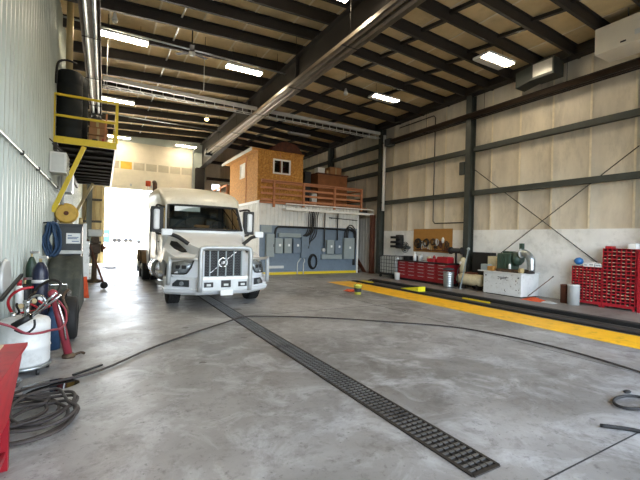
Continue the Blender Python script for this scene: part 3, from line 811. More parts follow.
ebox('large grey breaker panel at the right end under looping cables', 10.60, 11.22, .72, 1.79, .2)
mt_ = thing('round_meter', 'small round meter above the left end of the right-hand trough', 'meter', (9.45, FB-.05, 1.0))
MB().axis((9.45, FB, 1.17), (0,-1,0), [(0,.09),(.12,.09),(.14,.07)], 18).build('dial', M['lgrey'], mt_)
MB().cyl((9.45, FB-.05, .955), (9.45, FB-.05, 1.09), .02, n=8).build('stem', M['grey'], mt_)
tag(MB().box(6.45, 7.35, FB-.04, FB, .30, .42).build('wall_bumper_rail', M['lgrey'], loc=(6.9, FB, .3)), 'pale grey rail low on the slate panel beside the truck', 'rail')
# conduits and cables
tag(MB().tube([(6.88, FB-.06, 1.72), (6.88, FB-.06, 2.0), (6.95, FB-.06, 2.18), (7.15, FB-.06, 2.24), (8.0, FB-.06, 2.24), (9.0, FB-.06, 2.24), (11.2, FB-.04, 2.20)], .045, 8, 3).build('black_conduit', M['black'], loc=(8.9, FB, 1.72)), 'thick black conduit bending over the left switch boxes along the slate panel top', 'conduit')
cbn = thing('drop_cable_bundle', 'black cables dropping from the cable tray to the slate-painted panel', 'cable', (8.9, FB, 1.8))
for i in range(7):
    x = 8.42+.10*i
    if i < 4: pts = [(x+.15, YO-.24, 3.08), (x+.13, FB-.15, 2.8), (x+.12, FB-.15, 2.3), (x+.05, FB-.13, 2.0), (8.3+.07*i, FB-.08, 1.83)]
    else: pts = [(x+.05, YO-.24, 3.08), (x, FB-.15, 2.7), (x-.02, FB-.15, 2.0+.1*(6-i)), (x-.18, FB-.12, 1.7), (8.635, FB-.06, 1.25+.14*(i-4))]
    MB().tube(pts, .022 if i != 2 else .04, 6, 4).build('cable', M['black'], cbn)
for x, zb_, nm in ((9.45, 1.275, 'left one of the two straight black conduits dropping to the right-hand boxes'), (10.2, 1.66, 'right one of the two straight black conduits dropping to the right-hand boxes')):
    tag(MB().cyl((x, FB-.145, zb_), (x, FB-.145, 3.05), .032, n=10).build('straight_conduit', M['black'], loc=(x, FB-.08, zb_)), nm, 'conduit')
tag(MB().cyl((9.75, FB-.05, 2.78), (11.46, FB-.05, 2.72), .022, n=8).box(9.9, 9.93, FB-.05, YO-.001, 2.74, 2.80).box(11.2, 11.23, FB-.05, YO-.001, 2.70, 2.76).build('horizontal_conduit', M['black'], loc=(10.6, FB-.12, 2.7)), 'thin black conduit running level across the white cladding at right', 'conduit')
ac = thing('looping_cable', 'black cables arching from the right breaker panel down the white corner trim', 'cable', (11.0, FB, .35))
for i in range(3):
    r = .12*i
    MB().tube([(10.66+.09*i, FB-.125, 1.80), (10.68+.09*i, FB-.125, 2.1+.02*i), (10.9, FB-.125, 2.42-.09*i), (11.15-.04*i, FB-.125, 2.40-.12*i), (11.36-.05*i, FB-.10, 2.0), (11.38-.05*i, FB-.04, 1.2), (11.36-.05*i, FB-.03, .4)], .028, 6, 4).build('cable', M['black'], ac)
cc = MB()
for k in range(4):
    cc.tube([(8.89+(.24-.02*k)*math.cos(t*PI/8), FB-.028-.03*k, .60+(.36-.02*k)*math.sin(t*PI/8)) for t in range(16)], .028, 6, 1, closed=True)
tag(cc.build('coiled_cable', M['rubber'], loc=(8.89, FB, .2)), 'coil of black cable hanging low in the middle of the slate panel', 'cable coil')
lp = thing('floor_conduit_pair', 'two pale pipes rising from the floor below the slate-painted panel', 'pipe', (8.2, FB-.05, 0))
for x in (8.06, 8.38):
    MB().tube([(x, FB-.04, .0), (x, FB-.04, .5), (x+.06, FB-.04, .62), (x+.18 if x < 8.2 else x, FB-.04, .78)], .025, 8, 3).build('pipe', M['lgrey'], lp)

# stairs behind the rusty post
sp = thing('rusty_post', 'rust-brown steel post under the cable tray end beside the stairs', 'post', (12.1, 15.75, 0))
MB().box(12.0, 12.03, 15.65, 15.85, 0.012, 3.02).box(12.17, 12.20, 15.65, 15.85, 0.012, 3.02).box(12.03, 12.17, 15.74, 15.76, 0.012, 3.02).build('shaft', M['rust'], sp)
MB().box(11.93, 12.27, 15.58, 15.92, 0.0, .012).build('base_plate', M['rust'], sp)
stt = thing('staircase', 'rust-brown steel staircase between the office and the right wall', 'staircase', (11.9, 17.5, 0))
for x in (11.66, 12.12):
    MB().prism([(16.2, .005), (16.55, .005), (20.05, 3.02), (20.05, 3.28), (19.8, 3.28)], 0, x-.02, x+.02).build('stringer', M['rust'], stt)
for i in range(13):
    y = 16.45+.265*i; z = .22+.232*i
    MB().box(11.68, 12.10, y, y+.26, z-.03, z).build('tread', M['rust'], stt)
MB().tube([(11.66, 16.4, 0.9), (11.66, 19.9, 3.9), (11.66, 20.0, 3.3)], .022, 8, 1).build('handrail', M['rust'], stt)
MB().cyl((11.66, 16.4, .1), (11.66, 16.4, .92), .022, n=8).build('rail_post', M['rust'], stt)

# ------------------------------------------------------------------ left side
# mezzanine along the left wall
pf = thing('steel_mezzanine', 'yellow-railed steel mezzanine platform bracketed high on the left wall', 'platform', (-0.45, 11.0, 3.85))
PX0, PX1, PY0, PY1, PZ = XL+.05, 0.24, 11.0, 19.8, 3.88
MB().box(PX0, PX1, PY0, PY1, PZ+.10, PZ+.12).build('deck_plate', M['steel'], pf)
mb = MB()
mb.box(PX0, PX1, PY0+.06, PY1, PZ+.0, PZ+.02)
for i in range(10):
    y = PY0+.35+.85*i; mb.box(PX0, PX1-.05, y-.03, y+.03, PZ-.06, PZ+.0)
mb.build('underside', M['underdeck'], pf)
MB().box(PX0-.02, PX1, PY0-.03, PY0+.03, PZ-.03, PZ+.13).build('toe_board', M['safety'], pf)
MB().box(PX1-.03, PX1+.02, PY0+.03, PY1, PZ-.03, PZ+.13).build('edge_channel', M['whitep'], pf)
for x in (PX0, PX1):
    MB().box(x-.032, x+.032, PY0-.025, PY0+.04, PZ+.13, PZ+1.15).build('rail_post', M['safety'], pf)
for z in (.63, 1.13):
    MB().box(PX0, PX1, PY0-.02, PY0+.03, PZ+z-.025, PZ+z+.025).build('guard_rail', M['safety'], pf)
    MB().box(PX1-.02, PX1+.02, PY0+.05, PY1, PZ+z-.025, PZ+z+.025).build('guard_rail', M['safety'], pf)
for y in (14.0, 17.0, 19.7):
    MB().box(PX1-.03, PX1+.03, y-.03, y+.03, PZ+.13, PZ+1.15).build('rail_post', M['safety'], pf)
MB().bar((-.45, PY0+.05, PZ-.04), (XL+.06, PY0+.08, 2.2), .10, .06, up=(0,1,0)).build('brace', M['safety'], pf)
MB().bar((-.42, 18.6, PZ-.08), (XL+.06, 18.6, 2.43), .105, .06, up=(0,1,0)).build('brace', M['tan'], pf)
MB().box(PX0, PX0+.08, PY0-.03, PY1, PZ-.2, PZ-.02).build('wall_ledger', M['steel'], pf)
# tanks on the platform
def watertank(x, y, r, z0, z1, label):
    t = thing('black_tank', label, 'tank', (x, y, z0))
    mb = MB(); pr = [(0, r-.04), (.04, r)]
    zz = .3
    while zz < z1-z0-.2:
        pr += [(zz, r), (zz+.03, r-.012), (zz+.06, r)]; zz += .36
    pr += [(z1-z0-.03, r), (z1-z0, r-.03)]
    mb.axis((x, y, z0), (0,0,1), pr, 28); mb.build('body', M['tankblack'], t)
    MB().axis((x, y, z1), (0,0,1), [(0, r*.5), (.04, r*.5), (.05, r*.42)], 18).build('cap', M['tankblack'], t)
watertank(-.80, 11.5, .275, PZ+.12, 5.74, 'tall black tank on the mezzanine against the left wall')
watertank(-.62, 11.98, .20, PZ+.12, 5.82, 'narrower tall black tank on the mezzanine next to the boxes')
tag(MB().cyl((-.83, 11.5, 5.80), (-.83, 11.5, 7.63), .075, n=16).build('tan_flue_pipe', M['tan'], loc=(-.83, 11.5, 5.8)), 'tan vertical pipe rising from the left black tank to the roof', 'pipe')
tag(MB().tube([(-1.06, 11.12, 5.3), (-1.05, 11.14, 5.7), (-1.0, 11.17, 5.86), (-.85, 11.2, 5.93), (-.66, 11.3, 5.93)], .025, 8, 3).build('hanging_cable', M['rubber'], loc=(-.85, 11.15, 5.3)), 'dark cable looping over the tops of the black tanks', 'cable')
b1 = carton(-.38, .03, 11.5, 11.95, PZ+.12, PZ+.37, 'open-fronted cardboard carton with red printing at the bottom of the mezzanine pile')
MB().box(-.30, -.18, 11.496, 11.499, PZ+.16, PZ+.28).build('dark_print', M['darkink'], b1)
MB().box(-.08, .0, 11.496, 11.499, PZ+.17, PZ+.31).build('red_print', M['red'], b1)
carton(-.38, .05, 11.5, 11.95, PZ+.385, PZ+.57, 'long cardboard carton in the middle of the mezzanine pile')
carton(-.36, -.02, 11.52, 11.9, PZ+.585, PZ+.80, 'topmost cardboard carton of the pile on the mezzanine')
tag(MB().bar((-.02, 11.36, PZ+.12), (.02, 11.38, PZ+.94), .04, .04).build('timber_strip', M['lumber'], loc=(0, 11.37, PZ+.12)), 'pale timber strip standing in front of the cartons on the mezzanine', 'timber')
tag(MB().rings([((-.22, 11.7, PZ+.81), .16), ((-.22, 11.7, PZ+.98), .035)], 20).build('grey_funnel', M['darkgrey'], loc=(-.22, 11.7, PZ+.81)), 'dark grey cone on the topmost carton of the mezzanine', 'funnel')

# louvred heater on the left wall
lh = thing('wall_heater', 'pale louvred unit heater on the left wall under the mezzanine', 'heater', (-.95, 11.5, 3.0))
MB().box(XL+.05, -.76, 10.35, 10.9, 3.06, 3.52).build('housing', M['whitep'], lh, bevel=.01)
for i in range(6):
    z = 3.10+.066*i; MB().box(-.76, -.735, 10.38, 10.87, z, z+.025).build('louvre', M['lgrey'], lh)
MB().box(XL+.09, -.80, 10.34, 10.35, 3.09, 3.49).build('end_panel', M['lgrey'], lh)
MB().tube([(-.9, 10.9, 3.3), (-.9, 11.3, 3.24), (-.9, 11.3, 2.4)], .04, 8, 2).build('supply_pipe', M['lgrey'], lh)
MB().bar((XL+.04, 10.37, 3.8), (-.8, 10.37, 3.52), .025, .025).bar((XL+.04, 10.88, 3.8), (-.8, 10.88, 3.52), .025, .025).build('bracket', M['steel'], lh)
hb = thing('louvred_panel', 'second pale louvred panel hanging below the wall heater', 'panel', (-.9, 12.5, 2.7))
MB().box(-.98, -.77, 12.15, 12.9, 2.79, 3.36).build('frame', M['whitep'], hb, bevel=.01)
MB().box(-.77, -.755, 12.2, 12.85, 2.83, 3.32).build('grille', M['lgrey'], hb)
MB().bar((XL+.04, 12.5, 3.66), (-.9, 12.5, 3.36), .03, .03).build('bracket', M['steel'], hb)
# conduit along left wall
lc = thing('left_wall_conduit', 'long grey conduit running level along the ribbed left wall', 'conduit', (XL+.08, 6.0, 2.86))
MB().cyl((XL+.07, -2.5, 2.86), (XL+.07, 12.3, 2.86), .018, n=8).build('pipe', M['galv'], lc)
for i in range(9):
    y = -1+1.6*i; MB().box(XL+.038, XL+.10, y-.016, y+.016, 2.83, 2.89).build('strap', M['steel'], lc)

# red blast cabinet at lower left
rc = thing('blast_cabinet', 'red steel hopper cabinet on legs at the lower left corner', 'cabinet', (-.8, 3.0, 0))
mb = MB()
mb.grid([[(-1.06, 2.1, .86), (-.50, 2.1, .86), (-.50, 3.48, .86), (-1.06, 3.48, .86)],
         [(-1.06, 2.1, .78), (-.50, 2.1, .78), (-.50, 3.48, .78), (-1.06, 3.48, .78)],
         [(-1.04, 2.14, .34), (-.565, 2.14, .34), (-.565, 3.46, .34), (-1.04, 3.46, .34)]], False, True)
mb._new([(-1.06, 2.1, .86), (-.50, 2.1, .86), (-.50, 3.48, .86), (-1.06, 3.48, .86)], [(0,1,2,3)])
mb._new([(-1.04, 2.14, .34), (-.565, 2.14, .34), (-.565, 3.46, .34), (-1.04, 3.46, .34)], [(0,1,2,3)])
mb.build('hopper', M['redcab'], rc, bevel=.01)
MB().box(-1.07, -.47, 2.08, 3.5, .86, .885).build('lid', M['redcab'], rc)
MB().box(-1.0, -.60, 3.2, 3.45, .885, .895).build('worn_lid_patch', M['cream'], rc)
for x in (-1.02, -.58):
    for y in (2.16, 3.44):
        MB().box(x-.022, x+.022, y-.022, y+.022, 0, .36).build('leg', M['tred'], rc)
MB().box(-1.02, -.58, 3.43, 3.45, .10, .14).box(-.59, -.57, 2.16, 3.44, .10, .14).build('leg_brace', M['tred'], rc)
MB().rings([((-.8, 2.72, .34), .2), ((-.8, 2.72, .14), .07)], 16).build('outlet', M['black'], rc)

# white waste-oil drum on castors
od = thing('oil_drum_cart', 'white oil drum on castors behind the red hopper cabinet', 'drum', (-.80, 5.75, 0))
MB().axis((-.80, 5.75, .11), (0,0,1), [(0,.24),(.03,.255),(.2,.255),(.21,.262),(.23,.255),(.50,.255),(.54,.235),(.57,.16)], 32).build('drum_body', M['whitep'], od)
MB().axis((-.80, 5.75, .08), (0,0,1), [(0,.27),(.03,.27)], 28).build('base_ring', M['galv'], od)
for a in (-50, 20, 90, 200):
    x = -.80+.24*math.cos(math.radians(a)); y = 5.75+.24*math.sin(math.radians(a))
    c_ = MB().axis((x-.015, y, .04), (1,0,0), [(0,.038),(.03,.038)], 16).build('castor_wheel', M['black'], od)
    MB().box(x-.022, x+.022, y-.012, y+.012, .04, .085).build('castor_fork', M['chrome'], c_)
MB().axis((-.78, 5.72, .675), (0,0,1), [(0,.05),(.03,.05),(.04,.03),(.16,.03),(.17,.045),(.2,.045)], 16).build('pump_neck', M['chrome'], od)
MB().tube([(-.78, 5.72, .86), (-.70, 5.68, .93), (-.62, 5.66, .92), (-.58, 5.64, .82)], .016, 8, 3).build('spout', M['chrome'], od)
MB().cyl((-.92, 5.78, .665), (-.92, 5.78, .73), .03, n=12).build('bung', M['chrome'], od)

# tangle of tools: grease gun, hoses, red tube
gg = thing('grease_gun', 'black grease gun with silver rods lying over the white oil drum', 'grease gun', (-.72, 5.44, .55))
MB().cyl((-.86, 5.40, .64), (-.70, 5.36, .74), .035, n=14).build('barrel', M['black'], gg)
MB().tube([(-.70, 5.36, .74), (-.58, 5.34, .88), (-.46, 5.33, 1.0)], .013, 8, 2).build('silver_rod', M['chrome'], gg)
MB().tube([(-.70, 5.40, .72), (-.54, 5.38, .86), (-.42, 5.38, .97)], .012, 8, 2).build('silver_rod', M['chrome'], gg)
MB().tube([(-.84, 5.37, .60), (-.74, 5.33, .56), (-.66, 5.33, .62), (-.66, 5.33, .71)], .012, 8, 3).build('lever', M['black'], gg)
rh = MB().tube([(-1.04, 5.1, .82), (-1.0, 5.22, .74), (-.86, 5.28, .66), (-.72, 5.24, .58), (-.6, 5.3, .56), (-.52, 5.5, .54), (-.44, 5.75, .50), (-.40, 5.95, .55), (-.42, 6.05, .68), (-.50, 6.08, .80)], .014, 8, 4)
tag(rh.build('red_hose', M['reddull'], loc=(-.7, 5.4, .5)), 'thin red hose looping in front of the white oil drum', 'hose')
tag(MB().tube([(-.95, 6.05, .62), (-1.0, 5.95, .80), (-.96, 5.85, .92), (-.86, 5.80, 1.0), (-.74, 5.84, 1.02)], .016, 8, 4).build('red_hose', M['redcab'], loc=(-.9, 5.9, .62)), 'short red hose arching over the back of the white oil drum', 'hose')
rt = thing('hydraulic_ram', 'long red steel tube standing tilted beside the white oil drum', 'hydraulic tool', (-.40, 6.2, 0))
MB().rings([((-.385, 6.2, .05), .05), ((-.48, 6.2, .5), .05), ((-.56, 6.2, .82), .04)], 16).build('tube', M['reddull'], rt)
MB().ball((-.575, 6.2, .88), .06).build('head', M['reddull'], rt)
MB().tube([(-.41, 6.15, .25), (-.44, 6.12, .5), (-.52, 6.15, .8)], .012, 6, 3).build('silver_rod', M['chrome'], rt)
MB().axis((-.38, 6.2, 0.0), (0,0,1), [(0,.08),(.03,.08),(.06,.05)], 14).build('foot', M['grime'], rt)
MB().tube([(-.32, 6.22, .02), (-.24, 6.28, .03), (-.20, 6.24, .02)], .018, 6, 2).build('foot_bracket', M['grime'], rt)
tag(MB().axis((-.62, 6.75, 0), (0,0,1), [(0,.10),(.42,.10),(.50,.09),(.56,.04),(.62,.04)], 18).build('blue_gas_bottle', M['blue'], loc=(-.62, 6.75, 0)), 'small blue gas bottle behind the silver rods and red tube', 'gas bottle')
# wheel lying against the bottles
tw = thing('spare_tire', 'dark worn tire standing behind the tilted red tube', 'tire', (-.42, 7.3, 0))
mb = MB().axis((-.52, 7.3, .34), (1,0,0), [(0,.2),(.01,.31),(.04,.34),(.15,.34),(.18,.31),(.19,.2),(.14,.19),(.05,.19)], 30, caps=False); mb.build('tread', M['rubber'], tw)
MB().axis((-.47, 7.3, .34), (1,0,0), [(0,.19),(.09,.19)], 24).build('rim', M['steel'], tw)
# gas cylinders
def bottle(x, y, r, h, mt, label, band=None, name='gas_cylinder'):
    t = thing(name, label, 'gas cylinder', (x, y, 0))
    MB().axis((x, y, 0), (0,0,1), [(0,r*.95),(.02,r),(h*.82,r),(h*.88,r*.9),(h*.93,r*.6),(h*.96,r*.3)], 24).build('body', M[mt], t)
    MB().axis((x, y, h*.955), (0,0,1), [(0,r*.2),(.06,r*.2)], 10).build('valve', M['tan'], t)
    MB().box(x-.02, x+.09, y-.02, y+.02, h*.955+.06, h*.955+.10).build('outlet', M['chrome'], t)
    if band: MB().axis((x, y, h*.72), (0,0,1), [(0,r+.003),(.05,r+.003)], 24).build('label_band', M[band], t)
bottle(-.82, 7.12, .105, 1.30, 'navy', 'navy gas cylinder with a white label band by the left wall', 'white')
bottle(-.985, 7.55, .075, 1.36, 'green', 'dark green gas cylinder behind the navy one')
bottle(-.985, 6.98, .075, .98, 'black', 'short black gas cylinder in front of the navy one')
bottle(-1.01, 7.72, .055, .9, 'black', 'thin black gas cylinder against the left wall')
wt_ = thing('white_tube', 'slim white cylinder standing among the gas bottles by the left wall', 'gas cylinder', (-1.015, 6.75, 0))
MB().axis((-1.015, 6.75, 0), (0,0,1), [(0,.05),(.9,.05),(.94,.03)], 16).build('body', M['white'], wt_)
MB().cyl((-1.015, 6.75, .94), (-1.015, 6.75, 1.02), .03, n=10).build('red_cap', M['red'], wt_)
tag(MB().bar((-.985, 5.45, .93), (-.98, 6.68, 1.10), .035, .035).build('black_bar', M['black'], loc=(-1.05, 6.0, .9)), 'black bar leaning from the left wall to the slim white cylinder', 'bar')
fr = thing('grey_reel', 'grey round reel disc on the left wall at the frame edge', 'reel', (-1.08, 5.9, .89))
MB().axis((XL+.04, 5.9, 1.13), (1,0,0), [(0,.04),(.04,.05)], 16).build('bracket', M['steel'], fr)
MB().axis((XL+.08, 5.9, 1.13), (1,0,0), [(0,.22),(.015,.24),(.03,.24),(.045,.22)], 30).build('disc', M['lgrey'], fr)
# valve manifold / junk behind the drum
jk = thing('torch_set', 'welding torch hoses and brass regulators piled on the bottles behind the white drum', 'torch', (-.84, 6.45, 0))
MB().axis((-.84, 6.45, 0), (0,0,1), [(0,.095),(.5,.095),(.6,.06)], 18).build('dark_cylinder', M['steel'], jk)
random.seed(5)
for i in range(6):
    a = Vector((-.86+random.uniform(-.10,.10), 6.45+random.uniform(-.15,.15), .6))
    p = [a]
    for k in range(4): p.append(p[-1]+Vector((random.uniform(-.10,.13), random.uniform(-.12,.12), random.uniform(-.02,.10))))
    MB().tube(p, .014, 6, 3).build('torch_hose', M[('black','redcab','grime')[i % 3]], jk)
for i in range(4):
    x = -.93+.07*i; MB().axis((x, 6.3, .72+.03*i), (.2,-1,.1), [(0,.035),(.03,.035),(.035,.028)], 12).build('gauge', M['lgrey' if i % 2 else 'tan'], jk)

for q, (p, mt_n, lab) in enumerate((
  ([(-.60, 6.55, .75), (-.52, 6.6, .95), (-.62, 6.65, 1.02), (-.78, 6.7, .93), (-.86, 6.75, .80)], 'steel', 'dark hose arching between the red tube and the torch set'),
  ([(-.50, 6.75, .35), (-.44, 6.7, .55), (-.50, 6.72, .75), (-.44, 6.85, .85)], 'grime', 'brown hose rising behind the tilted red tube'))):
    tag(MB().tube(p, .02, 8, 4).build('loose_hose', M[mt_n], loc=p[0]), lab, 'hose')
wc_ = thing('welder_cart', 'dark welding machine on a small cart between the gas cylinders and canvas cover', 'welder', (-.72, 8.2, 0))
MB().box(-.98, -.50, 7.85, 8.6, .16, .62).build('case', M['steel'], wc_, bevel=.03)
MB().box(-.92, -.56, 7.83, 7.85, .36, .58).build('control_panel', M['black'], wc_)
for x in (-.84, -.66): MB().axis((x, 7.83, .48), (0,-1,0), [(0,.045),(.03,.04)], 14).build('dial', M['lgrey'], wc_)
MB().box(-.99, -.49, 7.82, 8.65, .12, .16).build('tray', M['redcab'], wc_)
for x in (-.99, -.53):
    for y in (7.95, 8.5): MB().axis((x, y, .10), (1,0,0), [(0,.10),(.04,.10)], 18).build('wheel', M['rubber'], wc_)
MB().tube([(-.95, 7.86, .62), (-.95, 7.8, .82), (-.53, 7.8, .82), (-.53, 7.86, .62)], .016, 8, 1).build('handle', M['chrome'], wc_)
# dark machine with canvas cover
dm = thing('parts_cabinet', 'dark slate steel cabinet with a white notice on its face against the left wall', 'cabinet', (-.8, 11.7, 0))
MB().box(-1.05, -.47, 11.32, 12.2, 1.27, 1.88).build('upper_case', M['darkgrey'], dm, bevel=.01)
MB().box(-1.04, -.50, 11.4, 12.2, .04, 1.18).build('lower_case', M['darkgrey'], dm)
MB().box(-1.07, -.45, 11.27, 12.25, 1.18, 1.27).build('grey_ledge', M['lgrey'], dm, bevel=.008)
MB().box(-1.07, -.45, 11.27, 12.25, 1.88, 1.93).build('top', M['darkgrey'], dm)
nt_ = MB().box(-.80, -.50, 11.308, 11.318, 1.44, 1.70).build('notice', M['paper'], dm)
mb = MB()
for z, a, b_ in ((1.645, -.77, -.68), (1.60, -.77, -.54), (1.565, -.77, -.57), (1.50, -.68, -.53)): mb.box(a, b_, 11.305, 11.308, z-.012, z+.006)
mb.build('notice_lines', M['ink'], nt_)
for a in (-1.04, -.55):
    MB().box(a, a+.05, 11.45, 12.2, 0, .04).build('foot', M['black'], dm)
# white upright frame
uf = thing('white_upright', 'narrow white steel upright panel at the right edge of the slate cabinet', 'panel', (-.40, 11.4, 0))
MB().box(-.44, -.37, 11.22, 11.34, 0, 1.95).build('post', M['whitep'], uf)
MB().box(-.37, -.30, 11.24, 11.32, .55, 1.5).build('side_plate', M['whitep'], uf)
MB().tube([(-.30, 11.22, 1.35), (-.26, 11.2, 1.25), (-.30, 11.2, 1.12)], .014, 6, 3).build('hook', M['black'], uf)
oc = thing('orange_rag', 'orange rag hanging at the foot of the white upright', 'rag', (-.38, 11.15, .1))
mb = MB(); rows = []
for i in range(7):
    z = .62-.09*i; rows.append([(-.42+.02*i*.3+.08*j/5*(1+.04*i), 11.17+.03*math.sin(j*2.1+i), z) for j in range(6)])
mb.grid(rows); mb.build('cloth', M['orange'], oc, solid=.012)
# canvas cover
cv = MB(); rows = []
prof = [(9.25, .01), (9.45, .35), (9.85, .75), (10.12, .98), (10.4, 1.10), (10.95, 1.16), (11.1, 1.05), (11.12, .5), (11.14, .01)]
for j in range(11):
    x = -1.02+.61*j/10
    rows.append([(x+.02*math.sin(k*1.3+j), y+.045*math.sin(j*1.9+k*.35)*(1 if z < 1.0 else .3), z+(.03*math.sin(j*1.1) if z > .9 else 0)) for k, (y, z) in enumerate(prof)])
R = cv.grid(rows)
for r in (R[0], R[-1]): cv.bm.faces.new(r)
tag(cv.build('canvas_cover', M['tarp'], loc=(-.68, 10.7, 0)), 'grey-green canvas cover draped to the floor over a machine below the slate cabinet', 'cover')
# blue rope coil
br = thing('blue_rope_coil', 'bundle of dark blue hose hanging at the left of the slate cabinet', 'hose', (-.93, 9.6, 1.2))
random.seed(3)
for i in range(9):
    cx_ = -.93+random.uniform(-.05,.05); cy_ = 9.5+.03*i
    MB().tube([(cx_+(.095+random.uniform(-.03,.03))*math.cos(t*PI/7), cy_+random.uniform(-.02,.02), 1.56+random.uniform(-.02,.02)+(.33+.03*random.random())*math.sin(t*PI/7)) for t in range(14)], .022, 6, 2, closed=True).build('loop', M['blue'], br)
MB().bar((XL+.05, 9.62, 1.90), (-.85, 9.62, 1.93), .03, .03).build('wall_hook', M['steel'], br)
# yellow drum
yd = thing('yellow_hose_reel', 'round yellow hose drum facing out on top of the slate cabinet', 'hose reel', (-.82, 11.6, 1.93))
MB().axis((-.82, 11.42, 2.20), (0,1,0), [(0,.21),(.03,.25),(.05,.25),(.07,.2),(.28,.2),(.30,.25),(.33,.25),(.35,.21)], 32).build('drum', M['reelyellow'], yd)
MB().axis((-.82, 11.40, 2.20), (0,1,0), [(0,.05),(.03,.06)], 16).build('hub', M['rust'], yd)
MB().box(-.97, -.67, 11.5, 11.8, 1.93, 1.955).build('foot', M['tan'], yd)
for x in (-.92, -.72): MB().bar((x, 11.62, 1.95), (-.82, 11.62, 2.18), .03, .03).build('stand_arm', M['tan'], yd)
tag(MB().cyl((-.51, 11.5, 1.93), (-.51, 11.5, 2.10), .05, .04, n=14).build('tan_can', M['tan'], loc=(-.55, 11.5, 1.93)), 'small tan can on the slate cabinet beside the yellow drum', 'can')
tag(MB().axis((-.93, 12.55, 0), (0,0,1), [(0,.12),(2.3,.12),(2.5,.06)], 16).build('dark_pipe_stack', M['rust'], loc=(-.93, 12.55, 0)), 'dark brown upright pipe behind the yellow drum', 'pipe')
# iron pedestal machine
im = thing('pedestal_press', 'greasy brown iron pedestal machine with a long ball-weighted lever near the far door', 'machine', (-.26, 15.6, 0))
MB().axis((-.26, 15.6, 0), (0,0,1), [(0,.27),(.05,.27),(.08,.2),(.11,.09),(.75,.075),(.9,.11),(1.0,.11)], 24).build('pedestal', M['grime'], im)
MB().box(-.44, -.08, 15.45, 15.75, 1.0, 1.35).box(-.36, -.12, 15.4, 15.7, 1.35, 1.6).build('gear_head', M['grime'], im, bevel=.04)
MB().axis((-.05, 15.55, 1.2), (1,.2,0), [(0,.14),(.06,.14),(.07,.05),(.14,.05)], 18).build('pulley', M['rust'], im)
MB().box(-.46, -.02, 15.4, 15.78, 1.6, 1.85).build('grey_top', M['lgrey'], im, bevel=.03)
MB().axis((-.5, 15.45, .98), (0,-1,.1), [(0,.12),(.05,.12),(.06,.03)], 16).build('hand_wheel', M['rust'], im)
lv_ = MB().tube([(-.46, 15.2, 1.5), (-.22, 14.4, .85), (.04, 13.55, .14)], .03, 8, 1).build('lever', M['rust'], im)
MB().ball((.05, 13.48, .115), .11).build('ball_weight', M['black'], lv_)
tag(MB().tube([(.12, 21.5, .02), (.35, 21.2, .02), (.6, 21.4, .02), (.5, 21.9, .02), (.15, 22.0, .02), (.0, 21.7, .02)], .02, 6, 3).build('dark_strap', M['rubber'], loc=(.3, 21.6, 0)), 'dark strap lying on the floor just inside the far door', 'strap')

# floor hose with coil
pts = []
random.seed(11)
for k in range(8):
    rx = (.40, .30, .22, .36, .27, .42, .24, .34)[k]; ry = (.42, .33, .24, .48, .30, .36, .40, .28)[k]
    ox = (0, -.06, .10, .02, -.12, -.04, .12, .05)[k]; oy = (0, .12, -.05, -.10, .05, .08, .10, -.15)[k]
    for t in range(10):
        a = -t*PI/5+.6
        pts.append((-.57+ox+rx*math.cos(a+.12*math.sin(k)), 4.22+oy+ry*math.sin(a), .02+.020*(k*.6)+.014*math.sin(t*1.3+k)+.014))
a0 = Vector(pts[-1])
pts += [(-.75, 4.75, .08), (-.66, 5.05, .03), (-.45, 5.18, .02), (0, 5.38, .02), (.63, 6.1, .02), (1.33, 6.75, .02), (2.1, 7.35, .025), (2.5, 7.62, .04), (2.72, 7.66, .036), (3.4, 7.45, .02), (4.24, 6.92, .02), (5.2, 6.1, .02), (6.05, 5.25, .02), (6.35, 4.5, .02), (6.48, 3.71, .02), (6.45, 3.0, .02), (6.3, 2.28, .02), (6.05, 1.4, .02)]
ah = MB().tube(pts, .0145, 8, 4)
tag(ah.build('air_hose', M['hose'], loc=(-.5, 4.25, 0)), 'long dark hose coiled beside the red cabinet and snaking right across the floor', 'hose')
tag(MB().tube([(5.0+.20*math.cos(t*PI/8)*1.3, 1.87+.13*math.sin(t*PI/8), .02) for t in range(16)], .016, 8, 2, closed=True).build('hose_loop', M['rubber'], loc=(5.0, 1.87, 0)), 'thin black hose loop lying on the floor at the right frame edge', 'hose')
tag(MB().tube([(4.08, 1.76, .02), (4.2, 1.65, .02), (4.3, 1.5, .02), (4.38, 1.2, .02)], .018, 8, 4).build('hose_end', M['rubber'], loc=(4.2, 1.6, 0)), 'black hose end lying across the floor joint at the lower right', 'hose')
tag(MB().ball((5.33, 2.04, .015), .05, (1.2, .7, .3)).build('rubber_scrap', M['rubber'], loc=(5.33, 2.04, 0)), 'small black scrap on the floor above the thin hose loop', 'scrap')
